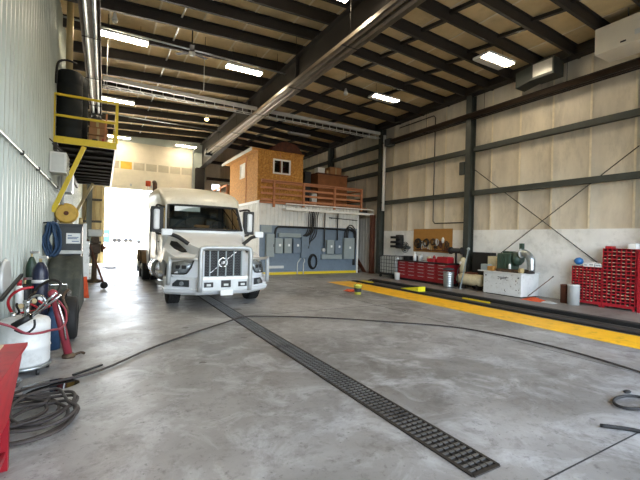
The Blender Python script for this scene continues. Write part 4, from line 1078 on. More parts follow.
# oil puddle and drip pan
mb = MB(); P = [( -.50+.26*(1+.18*math.sin(3*t*PI/12+1))*math.cos(t*PI/12), 5.08+.24*(1+.2*math.sin(2*t*PI/12))*math.sin(t*PI/12), .003) for t in range(24)]
mb._new(P, [tuple(range(24))]); st_ = mb.build('oil_puddle', M['oil'], floor)
tag(MB().bar((-.28, 5.35, .015), (.02, 5.62, .015), .03, .02).build('black_rod', M['black'], loc=(-.15, 5.5, 0)), 'short black rod on the floor beside the oil puddle', 'rod')
random.seed(17)
for x, y, rr in ((1.9, 10.6, .30), (2.75, 8.7, .14), (3.2, 9.4, .10), (3.3, 10.3, .16), (1.35, 7.3, .07), (2.1, 6.2, .06), (1.2, 5.2, .05)):
    ph = random.random()*6; P = [(x+rr*(1+.3*math.sin(3*t*PI/10+ph)+.2*math.sin(5*t*PI/10+2*ph))*math.cos(t*PI/10), y+rr*.7*(1+.3*math.sin(2*t*PI/10+ph))*math.sin(t*PI/10), .0025) for t in range(20)]
    mb = MB(); mb._new(P, [tuple(range(20))]); mb.build('oil_stain', M['stain'], floor)
cp = thing('chrome_drip_pan', 'shiny drip pan at the floor between the red cabinet and white drum', 'pan', (-.88, 5.26, 0))
MB().axis((-.88, 5.26, 0), (0,0,1), [(0,.10),(.06,.13),(.065,.13),(.02,.09)], 20).build('bowl', M['chrome'], cp)
MB().axis((-.88, 5.26, .04), (0,0,1), [(0,.05),(.09,.05),(.1,.03)], 14).build('filter', M['chrome'], cp)

# trench drain
td = thing('trench_drain', 'long black steel grate of the trench drain running up the middle of the floor', 'drain', (2.5, 8.0, 0))
for x in (2.37, 2.66):
    MB().box(x-.015, x+.015, 1.82, 14.5, 0.0, .012).build('frame_angle', M['steel'], td)
MB().box(2.37, 2.66, 1.805, 1.835, 0.0, .012).build('frame_end', M['steel'], td)
MB().box(2.385, 2.645, 1.835, 14.5, .0, .002).build('trench_shadow_floor', M['black'], td)  # black sheet on the uncut floor, standing in for the trench's shade
mb = MB()
y = 1.86
while y < 14.4:
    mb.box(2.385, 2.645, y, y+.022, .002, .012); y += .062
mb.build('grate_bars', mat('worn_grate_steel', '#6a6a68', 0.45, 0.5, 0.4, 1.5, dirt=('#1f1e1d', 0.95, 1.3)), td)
mb = MB()
for x in (2.45, 2.515, 2.58): mb.box(x-.005, x+.005, 1.84, 14.4, .004, .0125)
mb.build('grate_rods', M['steel'], td)

# ------------------------------------------------------------------ right side
# rails along the bay edge
def floor_rail(x0, x1, h, y1, label):
    t = thing('floor_rail', label, 'rail', ((x0+x1)/2, 5.5, 0.006))
    MB().box(x0+.02, x1-.02, YN+.4, y1-.1, .006, h*.5).build('base', M['black'], t)
    MB().box(x0, x1, YN+.3, y1, h*.5, h).build('top', M['rubber'], t, bevel=.02)
    MB().prism([(y1, h*.95), (y1, h*.5), (y1+.2, .01), (y1+.2, .03)], 0, x0+.02, x1-.02).build('ramp', M['black'], t)
floor_rail(8.92, 9.06, .05, 12.75, 'low dark rail running right behind the yellow floor stripe')
floor_rail(9.64, 9.82, .11, 12.6, 'thick black rail further behind the yellow stripe, towards the right wall')
wc = thing('yellow_ramp_block', 'bright yellow wedge lying between the two dark floor rails', 'wedge', (9.42, 9.8, .006))
MB().prism([(9.45, .006), (10.3, .006), (10.3, .03), (9.45, .17)], 0, 9.25, 9.58).build('wedge', mat('bright_yellow', '#ece02a', .45, 0, .1, 5), wc)
tag(MB().box(9.45, 9.52, 6.9, 7.8, .006, .045).build('yellow_bar', M['safety'], loc=(9.5, 7.3, .006)), 'yellow bar lying between the dark floor rails in front of the white parts washer', 'bar')
tag(MB().box(9.2, 9.5, 12.2, 12.85, .006, .03).build('yellow_plate', M['safety'], loc=(9.35, 12.5, .006)), 'yellow plate on the floor at the far end of the dark floor rails', 'plate')
bk = thing('yellow_bucket', 'yellow bucket with a dark label standing on the yellow floor stripe edge', 'bucket', (6.98, 9.75, 0))
MB().axis((6.98, 9.75, 0), (0,0,1), [(0,.10),(.27,.125),(.27,.135),(.30,.135),(.30,.12),(.05,.10)], 24).build('body', mat('lemon_plastic', '#d9d65a', .4, 0, .1, 5), bk)
MB().axis((6.98, 9.75, .08), (0,0,1), [(0,.110),(.12,.121)], 24, caps=False).build('dark_label', M['darkink'], bk)
MB().tube([(6.85, 9.75, .27), (6.88, 9.68, .36), (6.98, 9.66, .385), (7.08, 9.68, .36), (7.11, 9.75, .27)], .006, 6, 3).build('handle', M['steel'], bk)
mb = MB(); rows = []
for i in range(6): rows.append([(6.95+.06*i, 10.2+.07*j+.02*math.sin(i), .01+.07*abs(math.sin(i*1.4+j*1.9))*(0 < i < 5)*(0 < j < 5)) for j in range(6)])
mb.grid(rows); tag(mb.build('orange_rag', M['orange'], loc=(7.1, 10.4, 0), solid=.01), 'crumpled orange rag on the floor beside the yellow bucket', 'rag')

# wheeled tote cage
tc_ = thing('caged_tote', 'grey caged tote on wheels next to the red drawer cabinets', 'tote', (11.75, 13.6, .004))
MB().box(11.35, 12.15, 13.05, 14.15, .22, .98).build('tank', M['lgrey'], tc_, bevel=.06)
mb = MB()
for k in range(6):
    z = .2+.16*k; mb.tube([(11.31, 13.01, z), (12.19, 13.01, z), (12.19, 14.19, z), (11.31, 14.19, z)], .012, 6, 1, closed=True)
for k in range(7):
    y = 13.05+.18*k; mb.cyl((11.30, y, .18), (11.30, y, 1.02), .012, n=6)
for k in range(5):
    x = 11.35+.2*k; mb.cyl((x, 13.0, .18), (x, 13.0, 1.02), .012, n=6)
mb.build('cage', M['darkgrey'], tc_)
MB().box(11.3, 12.2, 13.0, 14.2, .13, .19).build('pallet', M['black'], tc_)
for x in (11.38, 12.12):
    for y in (13.1, 14.1):
        MB().axis((x-.03, y, .07), (1,0,0), [(0,.066),(.06,.066)], 16).build('wheel', M['rubber'], tc_)
        
tag(MB().rings([((11.24, 12.78, .004), .105), ((11.24, 12.78, .30), .125), ((11.24, 12.78, .31), .13)], 20).build('white_pail', M['white'], loc=(11.24, 12.78, .004)), 'white pail on the floor between the caged tote and the red drawer cabinets', 'pail')
fnn = thing('wall_hose_reel', 'black hose reel mounted on the white wall board above the caged tote', 'hose reel', (12.3, 13.9, 1.4))
MB().box(12.2, 12.46, 13.75, 14.05, 1.35, 2.0).build('bracket', M['black'], fnn, bevel=.02)
for z in (1.45, 1.65, 1.88): MB().box(12.0, 12.25, 13.6, 14.2, z-.06, z+.05).build('arm', M['black'], fnn, bevel=.02)
fd = thing('round_fan', 'round dark fan beside the black wall reel', 'fan', (12.2, 13.35, 1.2))
mb = MB()
for r in (.24, .16, .08): mb.tube([(12.18, 13.35+r*math.cos(t*PI/10), 1.42+r*math.sin(t*PI/10)) for t in range(20)], .014, 6, 1, closed=True)
for t in range(10): mb.bar((12.18, 13.35, 1.42), (12.18, 13.35+.24*math.cos(t*PI/5), 1.42+.24*math.sin(t*PI/5)), .01, .01)
mb.build('guard', M['black'], fd)
MB().axis((12.22, 13.35, 1.42), (1,0,0), [(0,.08),(.24,.07)], 18).build('motor', M['darkgrey'], fd)
mb = MB()
for t in range(4):
    a = t*PI/2+.3; mb.bar((12.2, 13.35, 1.42), (12.2, 13.35+.2*math.cos(a), 1.42+.2*math.sin(a)), .09, .01, up=(1,0,.3))
mb.build('blade', M['grey'], fd)
tag(MB().prism([(12.95, 1.62), (12.62, 1.62), (12.72, 1.45), (12.85, 1.45)], 0, 12.44, 12.468).build('tan_wall_emblem', M['cream'], loc=(12.45, 12.8, 1.45)), 'small tan plaque on the white wall board left of the brown pegboard', 'plaque')

# row of red drawer cabinets
names = ['leftmost', 'second from left', 'middle', 'second from right', 'rightmost']
CY = [12.95-.56*i for i in range(6)]
for i in range(5):
    y1, y0 = CY[i], CY[i+1]
    t = thing('drawer_cabinet', f'maroon drawer cabinet, {names[i]} of the row of five under the black worktop', 'cabinet', (11.75, (y0+y1)/2, .004), 'maroon drawer cabinets under the worktop')
    MB().box(11.44, 12.1, y0+.005, y1-.005, .10, .83).build('body', M['tred'], t)
    MB().box(11.5, 12.08, y0+.02, y1-.02, .004, .10).build('plinth', M['black'], t)
    zs = [.11, .29, .44, .57, .70, .82]
    for k in range(5):
        d = MB().box(11.42, 11.44, y0+.015, y1-.015, zs[k]+.005, zs[k+1]-.005).build('drawer', M['tred'], t, bevel=.004)
        MB().box(11.405, 11.42, y0+.12, y1-.12, zs[k+1]-.035, zs[k+1]-.02).build('handle', M['lgrey'], d)
MB_ = MB().box(11.40, 12.2, 10.1, 12.98, .83, .88)
wk = tag(MB_.build('worktop', M['black'], loc=(11.8, 11.5, .83), bevel=.008), 'black worktop running over the row of maroon drawer cabinets', 'worktop')
tag(MB().box(11.55, 11.8, 12.4, 12.75, .88, 1.06).box(11.53, 11.55, 12.45, 12.7, .92, 1.02).build('black_radio', M['black'], loc=(11.68, 12.6, .88), bevel=.015), 'black radio at the left end of the black worktop', 'radio')
tag(MB().axis((11.6, 12.1, .88), (0,0,1), [(0,.07),(.25,.07),(.30,.03),(.36,.03)], 18).build('white_jug', M['white'], loc=(11.6, 12.1, .88)), 'tall white jug on the black worktop right of the radio', 'jug')
tag(MB().axis((11.7, 11.9, .88), (0,0,1), [(0,.05),(.2,.05),(.24,.02),(.29,.02)], 16).build('grey_bottle', M['lgrey'], loc=(11.7, 11.9, .88)), 'grey bottle on the black worktop right of the white jug', 'bottle')
tb_ = thing('red_toolbox', 'red metal toolbox near the right end of the black worktop', 'toolbox', (11.75, 10.6, .88))
MB().box(11.58, 11.95, 10.3, 10.85, .88, 1.06).build('body', M['red'], tb_, bevel=.01)
MB().prism([(10.3, 1.06), (10.85, 1.06), (10.8, 1.12), (10.35, 1.12)], 0, 11.58, 11.95).build('lid', M['red'], tb_)
MB().tube([(11.76, 10.45, 1.12), (11.76, 10.48, 1.17), (11.76, 10.67, 1.17), (11.76, 10.7, 1.12)], .01, 6, 1).build('handle', M['lgrey'], tb_)
tag(MB().box(11.55, 11.85, 10.95, 11.35, .88, 1.02).build('red_case', M['redcab'], loc=(11.7, 11.15, .88), bevel=.02), 'low red case in the middle of the black worktop', 'case')
tag(MB().box(11.46, 11.6, 11.3, 11.75, .88, .90).build('grey_tray', M['lgrey'], loc=(11.5, 11.5, .88)), 'flat grey tray at the front edge of the black worktop', 'tray')
# pegboard and hanging things
pb = struct(MB().box(12.44, 12.468, 10.85, 13.08, 1.25, 2.27).build('trim_2', M['cork']))
tag(MB().box(12.38, 12.43, 10.95, 12.9, 1.32, 1.36).build('tool_rail', M['rust'], loc=(12.4, 11.9, 1.32)), 'brown tool rail along the lower part of the pegboard', 'rail')
def ring(y, z, r, w, mt, label, name='hanging_hose', n=3):
    mb = MB()
    for k in range(n):
        mb.tube([(12.41-.03*k, y+(r-.02*k)*math.cos(t*PI/9), z+(r-.015*k)*math.sin(t*PI/9)) for t in range(18)], w, 6, 1, closed=True)
    return tag(mb.build(name, M[mt], loc=(12.4, y, z-r)), label, 'hose')
ring(12.75, 1.62, .21, .022, 'rubber', 'large black coiled hose hanging at the left end of the pegboard')
ring(12.25, 1.66, .17, .018, 'steel', 'brown-black coil hanging second from the left on the pegboard')
ring(11.85, 1.70, .14, .016, 'grime', 'rusty wire coil hanging in the middle of the pegboard')
random.seed(21)
pieces = [
 (11.62, 1.70, 'lgrey', 'silver clamp hanging right of the rusty coil on the pegboard', 'clamp'),
 (11.42, 1.60, 'rust', 'rust-brown pulley hook on the right half of the pegboard', 'hook'),
 (11.30, 1.80, 'white', 'white glove-like cloth hung on the right half of the pegboard', 'cloth'),
 (11.10, 1.62, 'grime', 'brown strap bundle on the right end of the pegboard', 'strap'),
 (12.50, 1.46, 'lgrey', 'steel wrench hanging low under the black coil on the pegboard', 'wrench'),
 (12.05, 1.46, 'cream', 'cream handled brush hanging low at the pegboard middle', 'brush')]
for y, z, mt, lab, cat in pieces:
    mb = MB()
    if cat == 'cloth': mb.ball((12.40, y, z-.02), .10, (.3, .8, 1.3), 10)
    elif cat in ('wrench', 'brush'):
        mb.bar((12.41, y, z-.14), (12.41, y+.05, z+.12), .03, .02); mb.axis((12.40, y+.05, z+.13), (1,0,0), [(0,.045),(.03,.045)], 12)
    else:
        mb.tube([(12.40, y+.08*math.cos(t*PI/6), z+.12*math.sin(t*PI/6)) for t in range(12)], .018, 6, 2, closed=True)
        mb.bar((12.39, y, z-.16), (12.39, y+.03, z+.14), .05, .02)
    tag(mb.build(cat, M[mt], loc=(12.4, y, z-.15)), lab, cat)
random.seed(33)
for i in range(18):
    y = 10.98+1.95*((i*7) % 18)/18+random.uniform(-.03,.03); z = 1.40+random.uniform(0, .26)
    mb = MB(); k = i % 3
    if k == 0: mb.bar((12.42, y, z-.12), (12.42, y+.03, z+.1), .035, .025).bar((12.41, y-.01, z+.1), (12.41, y+.09, z+.1), .05, .03)
    elif k == 1: mb.axis((12.40, y, z), (1,0,0), [(0,.06),(.03,.07),(.05,.04)], 12).bar((12.42, y, z), (12.42, y-.02, z-.15), .03, .02)
    else: mb.tube([(12.41, y+.05*math.cos(t*PI/5), z+.09*math.sin(t*PI/5)) for t in range(10)], .016, 6, 1, closed=True)
    tag(mb.build('hanging_tool', M[('grime', 'steel', 'lgrey', 'rust', 'tan')[i % 5]], loc=(12.42, y, z-.1)), 'small greasy tool hanging in the crowded lower half of the brown pegboard', 'tool', 'tools on the pegboard')
# clutter along the rear of the worktop
clut = [(12.55, .10, .22, 'grime', 'brown oil can at the rear of the worktop left part', 'oil_can'), (12.2, .07, .3, 'lgrey', 'tall silver spray can at the rear of the worktop', 'spray_can'),
        (11.75, .09, .2, 'cream', 'cream tin at the rear middle of the worktop', 'tin'), (11.45, .06, .26, 'red', 'red spray can at the rear of the worktop right of the cream tin', 'spray_can'),
        (10.95, .08, .24, 'darkgrey', 'dark tin at the rear of the worktop beside the red toolbox', 'tin')]
for y, r, h, mt, lab, nm in clut:
    tag(MB().axis((12.08, y, .88), (0,0,1), [(0,r),(h*.75,r),(h*.85,r*.6),(h,r*.4)], 16).build(nm, M[mt], loc=(12.08, y, .88)), lab, 'can')
# bench grinder on stand at the right end of worktop
bg = thing('bench_grinder', 'dark bench grinder at the right end of the black worktop', 'grinder', (11.95, 10.3, .88))
MB().cyl((11.95, 10.22, .88), (11.95, 10.22, 1.28), .04, n=12).build('post', M['steel'], bg)
MB().axis((11.95, 9.98, 1.38), (0,1,0), [(0,.08),(.1,.10),(.38,.10),(.46,.08)], 18).build('motor', M['darkgrey'], bg)
for y in (9.9, 10.44): MB().axis((11.95, y, 1.38), (0,1,0), [(0,.14),(.06,.14)], 22).build('wheel_guard', M['black'], bg)
# bin
tcn = thing('steel_trash_can', 'silver ribbed trash can in front of the right end of the drawer cabinets', 'trash can', (11.30, 9.98, .004))
pr = [(0,.17)]
for k in range(7): pr += [(.04+.085*k, .175+.003*k), (.06+.085*k, .186+.003*k), (.09+.085*k, .175+.003*k)]
MB().axis((11.30, 9.98, .004), (0,0,1), pr, 28).build('body', M['galv'], tcn)
MB().axis((11.30, 9.98, .66), (0,0,1), [(0,.205),(.02,.21),(.06,.18),(.09,.05)], 28).build('lid', M['darkgrey'], tcn)
# compressor
ap = thing('air_compressor', 'cream air compressor with a lying tank beside the grey column', 'compressor', (11.75, 9.2, .004))
MB().axis((11.70, 8.75, .36), (0,1,0), [(0,.06),(.05,.17),(.12,.21),(1.0,.21),(1.08,.17),(1.12,.06)], 28).build('tank', M['cream'], ap)
for y in (8.95, 9.65): MB().box(11.55, 11.85, y-.03, y+.03, .004, .2).build('foot', M['steel'], ap)
MB().axis((11.75, 9.72, .56), (0,0,1), [(0,.11),(.5,.11),(.56,.09),(.6,.04)], 20).build('pump_cylinder', M['cream'], ap)
MB().axis((11.62, 9.72, .95), (-1,0,0), [(0,.05),(.03,.05)], 14).build('gauge', M['white'], ap)
MB().box(11.62, 11.85, 9.1, 9.5, .57, .62).build('motor_plate', M['rust'], ap)
MB().tube([(11.6, 9.7, .85), (11.5, 9.75, .6), (11.48, 9.7, .3), (11.52, 9.85, .05)], .018, 8, 3).build('hose', M['black'], ap)
bd = thing('black_panel_cabinet', 'black open-faced cabinet against the white wall between the compressor and parts washer', 'cabinet', (12.2, 9.1, .004))
MB().box(11.95, 12.3, 8.72, 9.45, .03, 1.36).build('body', M['black'], bd, bevel=.01)
for y in (8.78, 9.38): MB().box(12.0, 12.28, y-.03, y+.03, .004, .03).build('foot', M['steel'], bd)
tag(MB().bar((11.38, 9.5, .03), (11.72, 9.46, 1.45), .03, .03).axis((11.38, 9.5, .004), (0,0,1), [(0,.05),(.03,.05)], 12).ball((11.73, 9.46, 1.47), .06).build('leaning_rod', M['grey'], loc=(11.4, 9.5, 0)), 'grey rod leaning upright in front of the cream compressor', 'rod')
# parts washer
pw = thing('parts_washer', 'worn white parts washer box against the right wall with engine parts on its lid', 'parts washer', (11.75, 7.85, .004))
MB().box(11.36, 12.3, 7.16, 8.52, .03, .74).build('tub', M['whitep'], pw, bevel=.015)
MB().box(11.31, 12.32, 7.12, 8.72, .745, .775).build('lid', M['whitep'], pw, bevel=.006)
MB().box(11.40, 12.25, 7.2, 8.45, .004, .03).build('base', M['black'], pw)
lt = MB()
random.seed(2)
for z, a, b_ in ((.60, 7.98, 7.62), (.56, 7.9, 7.70)):
    y = a
    while y > b_: 
        w = random.uniform(.02, .05); lt.box(11.353, 11.357, y-w, y, z-.012, z+.012); y -= w+.012
lt.build('stencilled_lines', M['darkink'], pw)
for y in (8.42, 7.26): MB().axis((11.355, y, .62), (-1,0,0), [(0,.025),(.012,.02)], 12).build('bolt', M['steel'], pw)
mb = MB()
random.seed(8)
for k in range(26):
    y = random.uniform(7.2, 8.48); z = random.uniform(.06, .7); w = random.uniform(.008, .03)
    mb.box(11.352, 11.357, y, y+w, z, z+w*random.uniform(.6, 2))
mb.build('paint_chips', M['grime'], pw)
eg = thing('green_gear_housing', 'dark green engine housing on the left of the parts washer lid', 'engine part', (11.85, 7.95, .775))
MB().box(11.6, 12.1, 7.7, 8.2, .80, 1.38).build('block', M['green'], eg, bevel=.03)
MB().box(11.55, 12.15, 7.55, 8.25, .775, .82).build('base_plate', M['steel'], eg)
MB().box(11.75, 12.05, 7.8, 8.1, 1.38, 1.45).build('cover', M['green'], eg, bevel=.02)
for k in range(4): MB().box(11.585, 11.60, 7.75+.12*k, 7.79+.12*k, .86, 1.3).build('rib', M['green'], eg)
MB().rings([((11.85, 7.7, 1.2), .24), ((11.85, 7.55, 1.22), .22), ((11.85, 7.45, 1.22), .13)], 22).build('bell', M['green'], eg)
ed = thing('exhaust_elbow', 'dull silver pipe elbow on the right of the parts washer lid', 'pipe', (11.75, 7.25, .775))
MB().tube([(11.72, 7.42, 1.40), (11.72, 7.34, 1.42), (11.72, 7.20, 1.36), (11.72, 7.10, 1.22), (11.72, 7.08, 1.05), (11.72, 7.08, .86)], .12, 18, 4).build('pipe', M['galv'], ed)
MB().cyl((11.72, 7.43, 1.40), (11.72, 7.38, 1.40), .15, n=20).build('flange', M['lgrey'], ed)
MB().axis((11.72, 7.15, .775), (0,0,1), [(0,.17),(.05,.17),(.06,.14),(.12,.14)], 20).build('base_flange', M['steel'], ed)
MB().box(11.68, 11.80, 7.36, 7.46, 1.5, 1.72).build('post', M['green'], ed)
tag(MB().box(11.42, 11.54, 7.3, 8.1, .775, .88).build('dark_engine_part', M['grime'], loc=(11.5, 7.7, .775), bevel=.02), 'long dark greasy engine part along the front edge of the parts washer lid', 'engine part')
tag(MB().cyl((11.46, 6.98+.2, .86), (11.46, 7.3, .86), .075, n=18).build('brass_disc_part', M['tan'], loc=(11.46, 7.2, .775)), 'small tan round part at the right front corner of the parts washer lid', 'engine part')
tag(MB().box(11.40, 11.56, 8.18, 8.42, .775, .93).build('yellow_brown_box', M['cork'], loc=(11.48, 8.3, .775), bevel=.02), 'brown box on the left front of the parts washer lid', 'box')
tag(MB().box(11.44, 11.66, 8.42, 8.7, .775, .98).build('grey_box', M['grey'], loc=(11.55, 8.56, .775), bevel=.01), 'grey box at the left end of the parts washer lid', 'box')
tag(MB().box(11.75, 12.1, 8.3, 8.66, .775, 1.25).build('cream_carton', M['cream'], loc=(11.9, 8.5, .775), bevel=.01), 'cream carton at the rear left of the parts washer lid', 'carton')
tag(MB().axis((11.45, 7.62, .885), (0,0,1), [(0,.04),(.14,.04),(.17,.02)], 14).build('white_bottle', M['white'], loc=(11.45, 7.62, .88)), 'small white bottle in front of the green engine housing', 'bottle')
for y, x, w, h, mt, lab, nm in ((7.98, 11.66, .12, .16, 'grime', 'greasy dark casting in front of the green engine housing', 'casting'), (7.32, 12.08, .11, .3, 'steel', 'black tall engine part behind the silver elbow on the parts washer lid', 'engine_part'), (7.2, 11.93, .07, .14, 'grime', 'brown greasy engine part at the rear right of the parts washer lid', 'engine_part')):
    mb = MB().box(x-w*.4, x+w*.4, y-w*.7, y+w*.7, .82 if nm == 'casting' else .775, .82+h*.6).axis((x, y, .82+h*.6), (0,0,1), [(0,w*.4),(h*.25,w*.38),(h*.4,w*.2)], 14)
    tag(mb.build(nm, M[mt], loc=(x, y, .775), bevel=.008), lab, 'engine part')
# floor things to the right
ob = thing('orange_tarp', 'crumpled orange sheet on the floor right of the white parts washer', 'sheet', (11.4, 6.75, .004))
mb = MB(); rows = []
for i in range(12): rows.append([(11.15+.05*j+.01*math.sin(i), 6.45+.055*i, .006+.11*abs(math.sin(i*.9+j*.7))*math.sin(PI*i/11)*math.sin(PI*j/9)) for j in range(10)])
mb.grid(rows); mb.build('cloth', M['orange'], ob, solid=.008)
mb = MB(); rows = []
for i in range(7): rows.append([(11.2+.05*j, 6.12+.06*i, .006+.06*abs(math.sin(i*1.1+j))*math.sin(PI*i/6)*math.sin(PI*j/6)) for j in range(7)])
mb.grid(rows); tag(mb.build('grey_rag', M['lgrey'], loc=(11.35, 6.3, 0), solid=.008), 'light grey cloth beside the orange sheet on the floor', 'rag')
bm_ = thing('broom_handle', 'thin dark stick leaning up out of the orange sheet', 'stick', (11.5, 6.9, .1))
MB().cyl((11.42, 6.98, .09), (11.75, 6.44, .72), .012, n=8).build('stick', M['rust'], bm_)
MB().cyl((11.75, 6.44, .72), (11.77, 6.41, .76), .018, n=8).build('grip', M['black'], bm_)
tag(MB().axis((11.72, 5.82, .004), (0,0,1), [(0,.15),(.54,.15),(.55,.157),(.57,.157),(.58,.14)], 28).build('silver_drum', M['lgrey'], loc=(11.72, 5.82, .004)), 'upright silver metal can in front of the red bolt bins', 'can')
tag(MB().axis((11.86, 6.12, .004), (0,0,1), [(0,.12),(.5,.12),(.51,.125),(.53,.125),(.54,.10)], 24).build('brown_drum', M['rust'], loc=(11.86, 6.12, .004)), 'dark brown can standing just left of the silver can', 'can')
# bolt bins
def bolt_bin(label, y0, y1, z0, z1, ncol, nrow, legs):
    t = thing('bolt_bin_rack', label, 'bin rack', (12.2, (y0+y1)/2, z0))
    x0, x1 = 12.0, 12.32
    zb = z0+(.12 if legs else .0)
    MB().box(x1-.01, x1, y0, y1, zb, z1).build('back_panel', M['red'], t)
    mb = MB()
    for i in range(ncol+1):
        y = y0+(y1-y0)*i/ncol; q = .008 if 0 < i < ncol else .014
        mb.box(x0, x1-.01, max(y0, y-q), min(y1, y+q), zb, z1)
    for k in range(nrow+1):
        z = zb+(z1-zb)*k/nrow; mb.box(x0+.003, x1-.01, y0, y1, max(zb, z-.008), min(z1, z+.008))
    for k in range(nrow):
        z = zb+(z1-zb)*k/nrow; mb.box(x0-.002, x0+.008, y0, y1, z, z+.022)
    mb.build('compartment_grid', M['red'], t)
    mb = MB()
    for k in range(nrow):
        z = zb+(z1-zb)*k/nrow; h = (z1-zb)/nrow
        for i in range(ncol):
            ya = y0+(y1-y0)*i/ncol+.012; yb = y0+(y1-y0)*(i+1)/ncol-.012
            mb.box(x0+.05, x1-.012, ya, yb, z+.01, z+h*(.45+.3*((i*5+k*3) % 7)/7))
    o_ = mb.build('dark_bin_fill', M['steel'], t); o_['kind'] = 'stuff'  # dark filler added in every cell to stand in for shade in the openings
    random.seed(int(y0*100)+nrow)
    for i in range(ncol):
        for k in range(nrow):
            if random.random() < .55:
                ya = y0+(y1-y0)*i/ncol+.024; yb = y0+(y1-y0)*(i+1)/ncol-.024-.01*random.random()
                z = zb+(z1-zb)*k/nrow
                MB().box(x0-.005, x0-.002, ya, yb, z+.008, z+.022).build('bin_label', M['cream'], t)
    if legs:
        MB().box(x0-.005, x0+.03, y0, y1, z0+.06, zb).build('plinth_rail', M['red'], t)
        for y in (y0+.03, y1-.03):
            for x in (x0+.02, x1-.03): MB().box(x-.02, x+.02, y-.025, y+.025, z0, zb).build('leg', M['red'], t)
    return t
bolt_bin('red bolt bin rack, low left one of the three, behind the silver can', 5.25, 6.02, .004, 1.10, 8, 12, True)
bolt_bin('red bolt bin rack standing on the floor at right under another rack', 4.48, 5.235, .004, .74, 7, 7, True)
bolt_bin('red bolt bin rack stacked on top of the right-hand lower rack', 4.48, 5.235, .745, 1.64, 7, 9, False)
rp = thing('red_rack_post', 'red upright frame at the right edge of the bolt bin racks', 'frame', (12.2, 4.4, .004))
for x in (12.0, 12.25): MB().box(x-.03, x+.03, 4.36, 4.42, .004, 1.62).build('upright', M['red'], rp)
for z in (.3, 1.0, 1.58): MB().box(12.03, 12.22, 4.37, 4.41, z-.03, z+.03).build('crossbar', M['red'], rp)
bj = thing('hard_hat', 'blue hard hat with grey brim lying on the left bolt bin rack', 'hat', (12.15, 5.88, 1.11))
MB().ball((12.15, 5.91, 1.24), .12, (1, 1, .9), 16).build('shell', M['bluepl'], bj)
MB().axis((12.14, 5.88, 1.113), (0,0,1), [(0,.135),(.015,.135)], 20).build('brim', M['lgrey'], bj)
for y0, y1, h, lab in ((5.60, 5.73, .10, 'small white box on the left bolt bin rack beside the blue hat'), (5.45, 5.60, .13, 'white box in the middle of the left bolt bin rack top'), (5.27, 5.43, .11, 'white box at the right end of the left bolt bin rack top')):
    b_ = thing('white_box', lab, 'box', (12.12, (y0+y1)/2, 1.1))
    MB().box(12.02, 12.25, y0, y1, 1.1, 1.1+h).build('body', M['white'], b_, bevel=.005)
    MB().box(12.015, 12.02, y0+.03, y1-.03, 1.1+h*.35, 1.1+h*.6).build('printed_label', M['grey'], b_)
b_ = thing('white_box', 'white box on top of the tall right-hand bolt bin rack', 'box', (12.12, 4.58, 1.64))
MB().box(12.02, 12.25, 4.49, 4.66, 1.64, 1.78).build('body', M['white'], b_, bevel=.005)
MB().box(12.02, 12.25, 4.49, 4.66, 1.78, 1.79).build('lid', M['lgrey'], b_)
tag(MB().box(12.05, 12.3, 5.05, 5.2, 1.64, 1.70).build('flat_red_tray', M['redcab'], loc=(12.15, 5.12, 1.64)), 'flat red tray at the left end of the tall rack top', 'tray')
# wall switch by column
tag(MB().box(12.1, 12.22, 10.08, 10.3, 4.35, 4.85).build('grey_control_box', M['colsteel'], loc=(12.16, 10.2, 4.35), bevel=.01), 'grey-green control box high on the column above the pegboard', 'control box')

# ------------------------------------------------------------------ overhead things
def radiant(x, y0, y1, z, label, w=.42, rods=True, mr='brownalu', mtb='galv'):
    t = thing('radiant_heater', label, 'heater', (x, (y0+y1)/2, z-.1))
    mb = MB(); P = [(x-w/2, z-.06), (x-w*.34, z+.10), (x-w*.2, z+.16), (x+w*.2, z+.16), (x+w*.34, z+.10), (x+w/2, z-.06)]
    Q = [(a+(.008 if a < x else -.008), b-.010) for a, b in P]
    mb.grid([[(a, y0, b) for a, b in P], [(a, y1, b) for a, b in P]], smooth=False)
    mb.build('reflector', M[mr], t, solid=.006)
    for s in (-1, 1):
        MB().cyl((x+s*w*.22, y0+.05, z), (x+s*w*.22, y1-.05, z), .05, n=14).build('burner_tube', M[mtb], t)
    MB().box(x-.18, x+.18, y1-.05, y1+.35, z-.14, z+.2).build('burner_box', M['darkgrey'], t, bevel=.01)
    y = y0+.6
    while y < y1:
        MB().box(x-w/2, x+w/2, y-.015, y+.015, z-.07, z-.055).build('cross_strap', M['steel'], t)
        if rods:
            MB().cyl((x, y, z+.16), (x, y, zroof(x)-.1), .008, n=6).build('hanger_rod', M['steel'], t)
        y += 2.9
    return t
radiant(-.36, -1.0, 18.2, 6.68, 'long silver radiant tube heater hanging over the left wall side')
radiant(4.9, 1.0, 21.0, 6.25, 'long silver radiant tube heater hanging beside the central ridge girder', .44, mtb='brownalu')
radiant(12.2, 0.0, 14.5, 6.52, 'long dark radiant tube heater along the top of the right wall', .36, mr='tubebrown', mtb='tubebrown')

def ceiling_light(x, y, label, lit=True, w=.30, cut=1.0, z=7.22, ln=1.22):
    t = thing('ceiling_light', label, 'ceiling light', (x, y, z), 'fluorescent ceiling lights')
    MB().box(x-ln/2, x+ln/2, y-w/2, y+w/2, z+.03, z+.10).build('housing', M['whitep'], t, bevel=.008)
    n = 2 if w > .4 else 1
    for k in range(n):
        wy = w/n; yc = y-w/2+wy*(k+.5)
        on = lit and (k < cut)
        MB().box(x-ln/2+.03, x+ln/2-.03, yc-wy/2+.03, yc+wy/2-.03, z, z+.03).build('lens', M['tube_on'] if on else M['tube_off'], t)
    for sx in (-.4, .4):
        MB().cyl((x+sx, y, z+.10), (x+sx, y, zroof(x)-.05), .006, n=6).build('hanger', M['steel'], t)
ceiling_light(.42, 12.15, 'lit ceiling light nearest above the mezzanine boxes, upper left')
ceiling_light(3.95, 12.25, 'lit ceiling light left of the ridge girder with a fan beside it')
